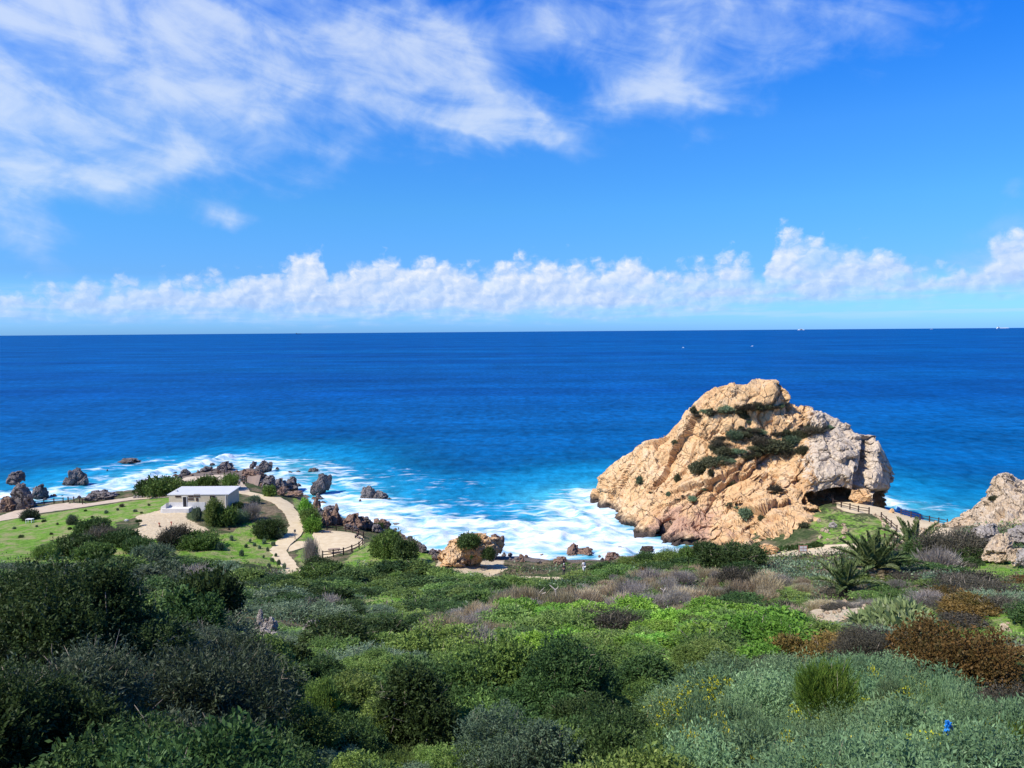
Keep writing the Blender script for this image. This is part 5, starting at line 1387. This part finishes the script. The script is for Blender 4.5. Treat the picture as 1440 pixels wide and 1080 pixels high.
cover('undergrowth', 150000, None, [LM['mastic'], LM['green'], LM['heath'], LM['teal']], .13, .38, wild, "low tangled undergrowth between the shrubs", 5)
cover('grass', 26000, None, [LM['bright'], LM['green']], .16, .05, meadow, "short green grass on the open patches of the slope", 6, .10, 1.6)
# ------------------------------------------------------------------ built things
WOOD = simple_mat("dark_brown_timber", (0.055, 0.035, 0.028), 0.75, 0.2, 0.3, 8)
WOODL = simple_mat("weathered_timber", (0.30, 0.22, 0.16), 0.8, 0.2, 0.3, 6)
CREAM = simple_mat("cream_render", (0.56, 0.49, 0.35), 0.9, 0.1, 0.25, 1.2, 0.1)
WHITE = simple_mat("whitewash", (0.66, 0.64, 0.60), 0.9, 0.1, 0.22, 1.3, 0.15)
ROOF = simple_mat("pale_roof_sheet", (0.58, 0.58, 0.56), 0.7, 0.3, 0.14, 0.9, 0.1)
DARKP = simple_mat("dark_opening", (0.018, 0.018, 0.022), 0.5, 0.3, 0.2, 3)
FRAME = simple_mat("brown_frame", (0.16, 0.10, 0.07), 0.7, 0.2, 0.2, 5)
PLAST = simple_mat("white_plastic", (0.78, 0.78, 0.78), 0.45, 0.4, 0.04, 2, 0.02)
REDM = simple_mat("faded_red_paint", (0.42, 0.14, 0.09), 0.7, 0.3, 0.2, 6)
STEEL = simple_mat("dark_metal", (0.06, 0.06, 0.065), 0.5, 0.5, 0.2, 6)
BLUE = simple_mat("blue_plastic", (0.02, 0.25, 0.70), 0.4, 0.5, 0.15, 12, 0.3)
DEAD = simple_mat("bleached_dead_wood", (0.46, 0.40, 0.34), 0.9, 0.1, 0.3, 10)

def G(px, py, D=None):
    if D is not None: p = at(px, py, D)
    else: p = surf(px, py, water=False)[0]
    return Vector((p[0], p[1], float(tz(p[0], p[1]))))

POST = MB().box((-.085, -.085, -.25), (.085, .085, 1.22)).box((-.10, -.10, 1.22), (.10, .10, 1.27))
POST_ME = mesh_from("post", POST.v, POST.f, [WOOD])
def fence(pxs, label, rails=(0.55, 1.02), step=None, surf_fn=G, lean=0):
    P = [surf_fn(*p) for p in pxs]
    root = link('wooden_fence', None, loc=P[0], label=label, cat='fence', group=None)
    for i, p in enumerate(P):
        o = link('post', POST_ME, parent=root); o.location = p - P[0]
        d = P[min(i + 1, len(P) - 1)] - P[max(i - 1, 0)]
        o.rotation_euler = (random.uniform(-.03, .03), random.uniform(-.03, .03), math.atan2(d.y, d.x))
    for h in rails:
        for a, b in zip(P[:-1], P[1:]):
            mb = MB().bar(a - P[0] + Vector((0, 0, h + random.uniform(-.03, .03))), b - P[0] + Vector((0, 0, h + random.uniform(-.03, .03))), .07, .12)
            mb.build('rail', WOOD, root)
    return root
fence([(45, 712), (62, 709.4), (76, 708), (89, 707.2)], "short dark post fence above the surf on the left beach")
fence([(96, 706), (104, 706), (112, 707), (116, 709.5)], "curved low rail fence right of the beach fence", rails=(.95,))
fence([(298, 667), (307, 666.8), (316, 667), (324, 668.5), (330, 671), (336, 674), (341, 677), (347, 679.5)], "dark fence along the headland path behind the building")
fence([(352, 674), (359, 674), (366, 675.5)], "short fence at the far end of the headland deck")
fence([(447, 747), (460, 746.2), (473, 746.5), (486, 748), (496, 750), (504, 753), (511, 757)], "dark fence curving round the seaward side of the plaza")
fence([(454, 785), (469, 783), (483, 780.5), (495, 776.5), (505, 772), (510, 766.5)], "dark fence curving round the near side of the plaza")
fence([(1147, 703.5), (1159, 706.5), (1171, 710), (1183, 714), (1195, 717), (1207, 720.5), (1222, 723)], "dark fence along the ramp that climbs to the cave")
fence([(1236, 711), (1246, 714.5), (1258, 719), (1267, 724), (1281, 728.5), (1294, 732), (1307, 734.5), (1320, 737), (1332, 739.5)], "long dark fence on the sea side right of the great rock")
fence([(1239, 730), (1246, 736), (1253, 742), (1261, 749)], "dark fence running downhill behind the biggest palm")
fence([(1244, 761), (1253, 762), (1262, 763)], "short low fence just behind the biggest palm")

def slats(label, loc, rz, kind):
    root = link(kind, None, loc=loc, label=label, cat='bench' if kind == 'bench' else 'picnic table')
    root.rotation_euler = (0, 0, rz)
    if kind == 'bench':
        t = MB()
        for k in range(3): t.box((-.9, -.22 + k * .15, .42), (.9, -.10 + k * .15, .46))
        t.build('seat', WOODL, root)
        for x in (-.7, .7): MB().box((x - .05, -.2, -.05), (x + .05, .2, .42)).build('leg', WOODL, root)
    else:
        t = MB()
        for k in range(5): t.box((-1.0, -.38 + k * .155, .72), (1.0, -.24 + k * .155, .77))
        t.build('tabletop', WOODL, root)
        for y in (-.75, .75): MB().box((-1.0, y - .14, .42), (1.0, y + .14, .47)).build('seat', WOODL, root)
        for x in (-.7, .7):
            MB().bar((x, -.7, -.05), (x, .25, .72), .08).bar((x, .7, -.05), (x, -.25, .72), .08).bar((x + .05, -.85, .38), (x + .05, .85, .38), .07).build('leg', WOODL, root)
    return root
slats("pale wooden bench on the seaward side of the plaza", G(459, 749.5), 0.0, 'bench')
slats("wooden bench at the curve of the plaza where a person sits", G(503, 757), R(-50), 'bench')
slats("dark picnic table inside the near fence of the plaza", G(470, 778), R(15), 'picnic_table')
slats("wooden picnic table in front of the cave", G(1169, 705.5), R(10), 'picnic_table')
slats("wooden bench on the headland behind the building", G(281, 673), R(5), 'bench')

# the white building
def building():
    W, Dp, H, H2 = 11.7, 6.6, 2.4, 2.62
    a = G(238, 714.5, 153.0); base = float(min(tz(a.x + x, a.y + y) for x in (0, W) for y in (0, Dp)))
    z0 = 42 - (42 - at(238, 713.0, 153.0)[2])
    root = link('white_building', None, loc=(a.x, 153.0, z0), label="low flat roofed white and cream building on the coastal meadow", cat='building')
    w = MB(); w.box((0, 0, -2.0), (W, Dp, H - .02))
    # end walls rise with the roof
    w.add([(0, 0, H - .02), (W, 0, H - .02), (W, Dp, H - .02), (0, Dp, H - .02), (0, Dp, H2 - .02), (W, Dp, H2 - .02)], [(1, 2, 5), (0, 4, 3), (3, 4, 5, 2), (0, 1, 5, 4)])
    w.build('wall', CREAM, root)
    r = MB()
    n = 24
    for i in range(n):
        x0, x1 = -.3 + (W + .6) * i / n, -.3 + (W + .6) * (i + 1) / n
        for (s0, s1, hh) in ((0, .5, .03), (.5, 1, 0)):
            xa, xb = x0 + (x1 - x0) * s0, x0 + (x1 - x0) * s1
            r.add([(xa, -.07, H - .02), (xb, -.07, H - .02), (xb, Dp + .3, H2 + .02), (xa, Dp + .3, H2 + .02), (xa, -.07, H + .12 + hh), (xb, -.07, H + .12 + hh), (xb, Dp + .3, H2 + .16 + hh), (xa, Dp + .3, H2 + .16 + hh)], [(0, 3, 2, 1), (4, 5, 6, 7), (0, 1, 5, 4), (1, 2, 6, 5), (2, 3, 7, 6), (3, 0, 4, 7)])
    r.build('roof', ROOF, root)
    MB().box((-.05, -.06, -2), (W * .62, -.003, .95)).build('painted_dado', WHITE, root)
    d = MB().box((2.85, -.10, .05), (3.55, -.02, 2.05)).build('door', DARKP, root)
    f = MB().box((2.75, -.13, 0), (2.85, -.004, 2.15)).box((3.55, -.13, 0), (3.65, -.004, 2.15)).box((2.85, -.13, 2.05), (3.55, -.004, 2.15)); f.build('door_frame', WHITE, d)
    for (x0, x1, za, zb) in ((1.35, 2.35, 2.02, 2.26), (3.95, 4.9, 2.05, 2.3), (3.95, 4.9, 1.5, 1.68), (5.15, 6.15, 2.1, 2.55), (5.5, 5.8, 1.25, 1.75), (8.3, 9.2, 1.6, 2.2)):
        p = MB().box((x0, -.03, za), (x1, -.008, zb)).build('window', DARKP, root)
        MB().box((x0 - .06, -.07, zb), (x1 + .06, -.004, zb + .06)).box((x0 - .06, -.09, za - .06), (x1 + .06, -.004, za)).box((x0 - .06, -.07, za), (x0, -.004, zb)).box((x1, -.07, za), (x1 + .06, -.004, zb)).build('frame', FRAME, p)
    MB().box((-.7, -1.7, -2), (4.6, -.07, .02)).build('step_platform', WHITE, root)
    b = MB().add([(-1.3, -1.6, -2), (-.02, -1.6, -2), (-.02, -.1, -2), (-1.3, -.1, -2), (-1.0, -1.4, .35), (-.02, -1.4, 1.0), (-.02, -.2, 1.0), (-.8, -.3, .5)], [(0, 3, 2, 1), (4, 5, 6, 7), (0, 1, 5, 4), (1, 2, 6, 5), (2, 3, 7, 6), (3, 0, 4, 7)])
    b.build('sloped_buttress', WHITE, root)
    MB().tube([(W - .3, -.08, H - .1), (W - .3, -.08, -.5)], .05, 6).build('drainpipe', PLAST, root)
    MB().box((.3, 2.2, H + .22), (.7, 2.6, H + .6)).build('roof_vent', WHITE, root)
    return root
building()

# signs and small things
def info_sign(px, py, label):
    p = G(px, py); root = link('information_sign', None, loc=p, label=label, cat='sign')
    for x in (-.55, .55): MB().box((x - .05, -.05, -.2), (x + .05, .05, 1.55)).build('post', WOODL, root)
    MB().box((-.6, -.09, .62), (.6, -.055, 1.5)).build('board', REDM, root)
    m = MB()
    for r_, c_ in ((0, 0), (0, 1), (1, 0), (1, 1)): m.box((-.5 + c_ * .53, -.105, .7 + r_ * .40), (-.04 + c_ * .53, -.092, 1.03 + r_ * .40))
    m.build('panel', WHITE, root)
    return root
info_sign(1129, 782, "small reddish framed information board beside the path to the palms")
p = G(415, 759); root = link('path_post', None, loc=p, label="slim dark post with a small head at the side of the winding path", cat='post')
MB().tube([(0, 0, -.2), (0, 0, 1.45)], .06, 8).build('pole', STEEL, root); MB().box((-.16, -.12, 1.45), (.16, .12, 1.85)).build('head', STEEL, root)
for px, py, lb in ((224, 740.5, "red stick marker nearer the meadow in the dirt yard"), (241, 739, "thin red stick marker in the middle of the dirt yard")):
    p = G(px, py); MB().tube([(0, 0, -.1), (.05, 0, .75)], [.09, .06], 6).box((-.16, -.03, .45), (.16, .03, .75)).build('marker_stake', REDM, loc=p, label=lb, cat='marker')
p = G(42, 735); root = link('white_table', None, loc=p, label="small white table standing by the tree in the left meadow", cat='table')
MB().box((-.65, -.45, .70), (.65, .45, .77)).build('tabletop', PLAST, root)
for x in (-.55, .55):
    for y in (-.35, .35): MB().box((x - .05, y - .05, -.1), (x + .05, y + .05, .70)).build('leg', PLAST, root)
put_rock(139, 749, 7, 9, 'fin', WHITE, "white boulder standing between the dark meadow bushes", 0, 0, name='boulder', depth=1)
put_rock(177, 733, 6, 3, 'flat', WHITE, "white flat stone on the meadow left of the dirt yard", 0, 0, name='stone', cat='stone')
# the bonsai-like tree in the meadow
p = G(195, 740); root = link('small_tree', None, loc=p, label="tiny dark leaning tree on the grass beside the dirt yard", cat='tree')
MB().tube([(0, 0, -.1), (.05, 0, .4), (-.05, 0, .75), (.1, 0, 1.0)], [.12, .1, .08, .04], 6).build('trunk', BARK, root, True)
c = link('crown', fol_mesh('mastic', 'tiny', 0), parent=root); c.location = (-.05, 0, .75); c.scale = (.65, .55, .5)
# dead wood
def dead_stem(px, base, D, pts, label):
    p = G(px, base, D) if D else G(px, base)
    m = MB().tube(pts[0], [.10, .09, .07, .05][:len(pts[0])], 6)
    for q in pts[1:]: m.tube(q, [.05, .035, .015][:len(q)], 5)
    m.build('dead_trunk', DEAD, loc=p, label=label, cat='dead tree')
dead_stem(783, 868, 66, [[(0, 0, 0), (0.02, 0, 1.0), (-.12, 0, 1.9), (-.6, .1, 2.3)], [(0, 0, .7), (-.4, 0, .8), (-.8, .1, .75)], [(-.12, 0, 1.9), (.1, 0, 2.1), (.15, 0, 2.25)]], "bleached dead stem curving out of the bright green belt")
dead_stem(752, 858, 68, [[(0, 0, 0), (-.3, 0, .9), (.3, 0, 1.3), (1.0, 0, 1.5)], [(.3, 0, 1.3), (.6, 0, 1.7), (.9, 0, 2.0)]], "low grey dead branch left of the curving dead stem")
dead_stem(929, 852, 62, [[(0, 0, 0), (.1, 0, .8), (.25, 0, 1.5), (.0, 0, 1.7)], [(.25, 0, 1.5), (.4, 0, 1.7), (.35, 0, 1.95)]], "short forked dead trunk at the right of the bright green belt")
# bag caught in the saltbush
def bag():
    d = rays(1333, 1024)
    g = random.Random(2)
    bm = bmesh.new(); bmesh.ops.create_icosphere(bm, subdivisions=4, radius=1)
    for v in bm.verts:
        c = v.co.copy(); n = fbm(np.array([[*c]]) * 2.2, 3, 12)[0]
        v.co = Vector((c.x * .075, c.y * .06, c.z * .13)) * (1 + .55 * n)
        if c.z > .6: v.co.z += .03
    me = bpy.data.meshes.new('plastic_bag'); bm.to_mesh(me); bm.free(); me.materials.append(BLUE)
    for Yd in np.arange(6, 14, .05):
        q = CAMP + d * Yd
        if q[2] <= float(tz(q[0], q[1])) + 1.42: break
    o = link('plastic_bag', me, loc=q, label="crumpled bright blue plastic bag caught in the saltbush", cat='bag'); o.rotation_euler = (0.2, -.25, .4); o.scale = (.52, .52, .55)
bag()

# stone edging and walls
def stone_row(pxs, label, h=.55, w=.6, mat=GREYTAN, per=.75):
    P = [G(*p) for p in pxs]; mb = MB(); g = random.Random(len(pxs) + int(pxs[0][0]))
    v0, f0 = CRAG['blob'][0]; o = P[0]
    vs, fs = [], []; k = 0
    for a, b in zip(P[:-1], P[1:]):
        n = max(1, int((b - a).length / per))
        for i in range(n):
            c = a + (b - a) * ((i + .5) / n); s = np.array([per * g.uniform(.8, 1.25), w * g.uniform(.7, 1.2), h * g.uniform(.6, 1.25)])
            t = g.uniform(0, 6.28); rm = np.array([[math.cos(t), -math.sin(t), 0], [math.sin(t), math.cos(t), 0], [0, 0, 1]])
            vv = (CRAG['blob'][g.randint(0, 2)][0] * s) @ rm.T + np.array(c - o) - np.array([0, 0, .1])
            vs.append(vv); fs.append(f0 + k); k += len(v0)
    link('stone_wall', mesh_from('stone_wall', np.concatenate(vs), np.concatenate(fs), [mat]), loc=o, label=label, cat='wall')
stone_row([(187, 701), (205, 700), (222, 698.5), (237, 697)], "row of pale stones edging the coast path left of the building", .75, .6, STONE)
stone_row([(1228, 724), (1238, 730), (1243, 736), (1242, 746)], "low pale stone kerb curving under the cave path", .5, .6, GREYTAN)
def edging(pxs, label):
    P = [G(*p) for p in pxs]; o = P[0]
    MB().tube([q - o + Vector((0, 0, .09)) for q in P], .05, 6).build('path_edging', STEEL, loc=o, label=label, cat='edging')
edging([(427, 747), (423, 754), (416, 760.5), (409, 766), (405.5, 771), (405, 775)], "thin dark edging along the curve where the plaza link leaves the path")
# plank deck on the headland
def deck():
    a, b, c, d = [G(*q) for q in ((342, 681.5), (349, 675.5), (367, 678.5), (361, 689))]
    z = max(v.z for v in (a, b, c, d)) + .15
    o = a.copy(); mb = MB(); n = 14
    for i in range(n):
        t0, t1 = (i + .06) / n, (i + .94) / n
        p0, p1, q0, q1 = a.lerp(d, t0), a.lerp(d, t1), b.lerp(c, t0), b.lerp(c, t1)
        vs = [p0, q0, q1, p1]; 
        cxy = (p0 + q0 + p1 + q1) / 4; zz = float(tz(cxy.x, cxy.y)) + .32
        mb.add([(v.x - o.x, v.y - o.y, zz - o.z - .1) for v in vs] + [(v.x - o.x, v.y - o.y, zz - o.z) for v in vs], [(0, 3, 2, 1), (4, 5, 6, 7), (0, 1, 5, 4), (1, 2, 6, 5), (2, 3, 7, 6), (3, 0, 4, 7)])
    mb.build('plank_deck', WOODL, loc=o, label="pale plank walkway deck below the headland fence", cat='deck')
deck()

# ------------------------------------------------------------------ palms
PALM = leaf_mat("palm_leaflets", (0.045, 0.075, 0.022), (0.130, 0.180, 0.055), (0.30, 0.33, 0.14), .3, .2, .15)
PDRY = leaf_mat("dry_palm_leaflets", (0.16, 0.12, 0.065), (0.34, 0.28, 0.16), (0.46, 0.40, 0.27), .2, .2, .15)
PTR = simple_mat("palm_trunk", (0.12, 0.085, 0.06), 0.95, 0.05, 0.4, 9, 0.6)
def frond_mesh(seed, mat, droop):
    g = np.random.default_rng(seed); n = 60
    t = np.linspace(0, 1, n)
    # rachis leaves the crown along +X, bending down by 'droop'
    ang = -droop * t ** 1.6
    x = np.cumsum(np.cos(ang)) / n; z = np.cumsum(np.sin(ang)) / n
    mb = MB().tube([(x[i], 0, z[i]) for i in range(0, n, 6)] + [(x[-1], 0, z[-1])], [.016 * (1 - .85 * k / 10) for k in range(11)], 5)
    B, D, L, W = [], [], [], []
    for i in range(6, n):
        for s in (-1, 1):
            tt = t[i]; tan = np.array([math.cos(ang[i]), 0, math.sin(ang[i])]); up = np.array([-math.sin(ang[i]), 0, math.cos(ang[i])])
            d = tan * (0.55 + .5 * tt) + np.array([0, s, 0]) * (0.95 - .25 * tt) + up * g.uniform(.25, .55) + g.normal(size=3) * .07
            B.append((x[i], 0, z[i])); D.append(d); L.append(0.21 * math.sin(math.pi * min(1, .16 + .80 * tt)) ** .7 + .02); W.append(.032)
    v, f, r = leaf_cards(np.array(B), unit(np.array(D)), np.array(L), np.array(W), g, g.random(len(B)) * .9)
    k = len(mb.v)
    verts = np.concatenate([np.array(mb.v), v]); faces = mb.f + [tuple(int(a) + k for a in q) for q in f]
    return mesh_from('frond', verts, faces, [mat], False, {'rnd': np.concatenate([np.full(k, .9), r])})
FR = [frond_mesh(i, PALM, d) for i, d in enumerate((0.12, 0.34, 0.65))]
FD = [frond_mesh(20 + i, PDRY, d) for i, d in enumerate((0.5, 1.0))]
def palm(px, base, D, frond, trunk, n, label, dry=5, seed=0):
    p = G(px, base, D); g = random.Random(seed)
    root = link('date_palm', None, loc=p, label=label, cat='palm')
    m = MB(); R0 = frond * .085
    pts, rad = [(0, 0, -.3)], [R0 * 1.15]
    for k in range(9):
        pts.append((0, 0, trunk * (k + .5) / 9)); rad.append(R0 * (1.0 + (.18 if k % 2 else -.05)))
    pts.append((0, 0, trunk + R0)); rad.append(R0 * .5)
    m.tube(pts, rad, 10); m.build('trunk', PTR, root)
    for i in range(n + dry):
        t = i / max(1, n - 1)
        a = i * 2.39996 + g.uniform(-.2, .2)
        isdry = i >= n
        el = R(85 - 66 * min(1, t) ** 1.05 + g.uniform(-7, 7)) if not isdry else R(g.uniform(-22, 4))
        me = FD[i % 2] if isdry else FR[min(2, int(t * 3))]
        o = link('frond', me, parent=root, label="dry brown frond" if isdry else None)
        o.location = (math.cos(a) * R0 * .5, math.sin(a) * R0 * .5, trunk)
        o.rotation_euler = (0, -el, a)
        s = frond * g.uniform(.82, 1.08) * (1 - .12 * (1 - t))
        o.scale = (s, s, s)
    return root
palm(1229, 812, 75.0, 4.4, 1.0, 28, "largest green palm with upright fronds beside the path", 6, 1)
palm(1188, 826, 68.0, 3.2, 0.4, 22, "smaller low palm in front of the largest one", 5, 2)
palm(1284, 784, 93.0, 4.3, 1.1, 14, "thin half dry palm behind and right of the largest one", 16, 3)

# ------------------------------------------------------------------ people
SKIN = simple_mat("skin", (0.48, 0.28, 0.19), 0.6, 0.3, 0.08, 10, 0.02)
HAIR = simple_mat("dark_hair", (0.02, 0.015, 0.012), 0.6, 0.3, 0.2, 20)
def skinned(name, chains, mat, parent):
    """chains: lists of (x, y, z, radius) sharing their first point by value"""
    verts, edges, rad, seen = [], [], [], {}
    for ch in chains:
        prev = None
        for (x, y, z, r) in ch:
            k = (round(x, 4), round(y, 4), round(z, 4))
            if k not in seen:
                seen[k] = len(verts); verts.append((x, y, z)); rad.append(r)
            if prev is not None and prev != seen[k]: edges.append((prev, seen[k]))
            prev = seen[k]
    me = bpy.data.meshes.new(name); me.from_pydata(verts, edges, []); me.update()
    o = link(name, me, parent)
    md = o.modifiers.new('skin', 'SKIN')
    sv = me.skin_vertices[0].data
    for i, r in enumerate(rad): sv[i].radius = (r, r)
    sv[0].use_root = True
    sb = o.modifiers.new('sub', 'SUBSURF'); sb.levels = 1; sb.render_levels = 1
    dg = bpy.context.evaluated_depsgraph_get(); dg.update()
    ev = bpy.data.meshes.new_from_object(o.evaluated_get(dg)); ev.materials.clear(); ev.materials.append(mat)
    ev.polygons.foreach_set('use_smooth', np.full(len(ev.polygons), True))
    o.modifiers.clear(); o.data = ev
    return o
def person(loc, rz, top, legs, label, pose='stand', group=None, long_robe=False, hat=None):
    shirt = simple_mat("cloth_top", top, .9, .1, .1, 6); pants = simple_mat("cloth_legs", legs, .9, .1, .1, 6)
    root = link('person', None, loc=loc, label=label, cat='person'); root.rotation_euler = (0, 0, rz)
    hz = .95 if pose == 'stand' else .50
    sh = hz + .50
    def leg(s):
        if pose == 'stand': return [(0, 0, hz, .13), (s * .09, 0, hz - .08, .10), (s * .10, -.02 + .10 * (s > 0), .50, .065), (s * .10, .05 + .10 * (s > 0), .09, .042), (s * .11, -.10 + .10 * (s > 0), .035, .036)]
        return [(0, 0, hz, .13), (s * .10, -.10, hz + .02, .10), (s * .12, -.46, hz + .03, .065), (s * .12, -.48, .09, .042), (s * .12, -.62, .04, .036)]
    def arm(s):
        e = (s * .27, .03, sh - .28) if pose == 'stand' else (s * .26, -.08, sh - .27)
        h = (s * .25, -.10, sh - .50) if pose == 'stand' else (s * .15, -.33, sh - .38)
        return e, h
    body = [[(0, 0, hz, .13), (0, .01, hz + .20, .12), (0, .01, hz + .42, .15), (0, 0, sh + .04, .06), (0, -.01, sh + .12, .055), (0, -.02, sh + .21, .095), (0, -.02, sh + .31, .075)]]
    for s in (-1, 1):
        body.append(leg(s))
        e, h = arm(s); d = Vector(h) - Vector(e); d.normalize()
        body.append([(0, .01, hz + .42, .15), (s * .19, .01, sh - .03, .055), (*e, .042), (*h, .028), (*(Vector(h) + d * .05), .03)])
        w = Vector(h) + d * .05
        for k in range(4):
            off = Vector(((k - 1.5) * .016, 0, 0)); L = (.06, .075, .07, .055)[k]
            body.append([(*w, .03), (*(w + off + d * .035), .009), (*(w + off + d * (.035 + L * .6) + Vector((0, -.008, 0))), .008), (*(w + off + d * (.03 + L) + Vector((0, -.02, 0))), .007)])
        body.append([(*w, .03), (*(w + Vector((-s * .03, -.02, 0)) + d * .01), .009), (*(w + Vector((-s * .04, -.035, 0)) + d * .04), .008)])
    # face: nose, ears
    body.append([(0, -.02, sh + .21, .095), (0, -.115, sh + .20, .018)])
    for s in (-1, 1): body.append([(0, -.02, sh + .21, .095), (s * .09, .0, sh + .21, .02)])
    skinned('body', body, SKIN, root)
    tch = [[(0, 0, hz - .02, .15), (0, .01, hz + .20, .14), (0, .01, hz + .42, .165), (0, 0, sh + .03, .07)]]
    for s in (-1, 1):
        e, h = arm(s)
        tch.append([(0, .01, hz + .42, .165), (s * .19, .01, sh - .03, .068), (*e, .055), (*(Vector(e).lerp(Vector(h), .85)), .042)])
    skinned('shirt', tch, shirt, root)
    lch = []
    for s in (-1, 1):
        L = leg(s); lch.append([(x, y, z, r + (.02 if not long_robe else .05)) for x, y, z, r in L[:4]])
    lch[1][0] = lch[0][0]
    skinned('trousers' if not long_robe else 'robe', lch, pants, root)
    hm = MB(); 
    for a in np.linspace(0, math.pi / 2.0, 4)[:-1]: pass
    skinned('hair', [[(0, .01, sh + .24, .088), (0, .005, sh + .31, .075)], [(0, .01, sh + .24, .088), (0, .05, sh + .19, .06)]], simple_mat("hat", hat, .8) if hat else HAIR, root)
    eb = MB()
    for s in (-1, 1): eb.box((s * .035 - .012, -.118, sh + .222), (s * .035 + .012, -.106, sh + .238))
    eb.box((-.025, -.118, sh + .15), (.025, -.104, sh + .158)); eb.build('eyes_and_mouth', DARKP, root)
    return root
person(G(821, 805), R(200), (.78, .78, .78), (.74, .74, .74), "person dressed in white walking on the path before the bay", long_robe=True)
person(G(793, 809), R(150), (.03, .03, .04), (.04, .04, .05), "person in dark clothes with a pale cap left of the person in white", hat=(.7, .7, .66))
person(G(337, 682.5), R(30), (.55, .55, .56), (.30, .30, .33), "person in pale clothes at the start of the headland fence")
person(G(343, 682), R(-20), (.03, .035, .05), (.03, .03, .04), "person in dark clothes beside the headland fence")
person(G(503, 757) + Vector((0, 0, -.02)), R(-50), (.02, .02, .025), (.03, .03, .04), "person in black sitting on the bench at the plaza curve", pose='sit')

# ------------------------------------------------------------------ ships and boats
SHIPW = simple_mat("ship_white", (0.78, 0.78, 0.80), .5, .4, .05, .05, 0); SHIPD = simple_mat("ship_dark", (0.05, 0.06, 0.09), .6, .3, .1, .05, 0)
def ship(px, L, D, hull, top, label, up):
    p = at(px, 470, D); root = link('ship', None, loc=(p[0], p[1], 0), label=label, cat='ship')
    h = L * .06; B = L * .07
    st = [(-.5, .75), (-.42, .95), (0, 1), (.38, .95), (.5, .05)]
    vs = []
    for x, b in st: vs += [(x * L * (1 if x < .45 else 1.03), -b * B, h), (x * L * .96, -b * B * .6, -2), (x * L * .96, b * B * .6, -2), (x * L * (1 if x < .45 else 1.03), b * B, h)]
    fs = []
    for i in range(len(st) - 1):
        for k in range(3): fs.append((i * 4 + k, i * 4 + k + 1, i * 4 + k + 5, i * 4 + k + 4))
        fs.append((i * 4 + 3, i * 4, i * 4 + 4, i * 4 + 7))
    fs += [(0, 3, 2, 1), (16, 17, 18, 19)]
    MB().add(vs, fs).build('hull', hull, root)
    s = MB()
    for x0, x1, z1 in up: s.box((x0 * L, -B * .75, h), (x1 * L, B * .75, h + z1 * L))
    s.build('superstructure', top, root)
    MB().box((up[0][0] * L + L * .02, -B * .25, h + up[0][2] * L), (up[0][0] * L + L * .06, B * .25, h + up[0][2] * L + L * .05)).build('funnel', SHIPD, root)
    return root
ship(420, 150, 21000, SHIPD, SHIPD, "distant dark cargo ship on the horizon left of centre", [(-.48, -.34, .12), (-.3, .40, .02)])
ship(1127, 190, 20000, SHIPW, SHIPW, "distant white ship on the horizon above the great rock", [(-.2, .1, .16), (-.45, .36, .09)])
ship(1310, 80, 20000, SHIPW, SHIPW, "faintest small white ship between the two larger ones at right", [(-.3, .2, .12), (-.4, .3, .05)])
ship(1410, 330, 20000, SHIPW, SHIPW, "long white ship on the horizon near the right edge", [(-.42, -.28, .09), (-.46, .42, .045)])
for px, py, lb in ((961, 489.5, "small white boat on the open sea, left of the pair"), (1058, 487.5, "small white boat on the open sea, right of the pair")):
    p = at_z(px, py, 0); root = link('motor_boat', None, loc=p, label=lb, cat='boat')
    L, B = 6.5, 1.1
    st = [(-.5, .85), (0, 1), (.3, .8), (.5, .05)]; vs = []
    for x, b in st: vs += [(x * L, -b * B, 1.0 + max(0, x) * .6), (x * L * .94, -b * B * .5, -.3), (x * L * .94, b * B * .5, -.3), (x * L, b * B, 1.0 + max(0, x) * .6)]
    fs = [(i * 4 + k, i * 4 + k + 1, i * 4 + k + 5, i * 4 + k + 4) for i in range(3) for k in range(3)] + [(i * 4 + 3, i * 4, i * 4 + 4, i * 4 + 7) for i in range(3)] + [(0, 3, 2, 1), (12, 13, 14, 15)]
    MB().add(vs, fs).build('hull', PLAST, root)
    MB().box((-1.4, -.7, 1.0), (.8, .7, 2.4)).build('cabin', PLAST, root)
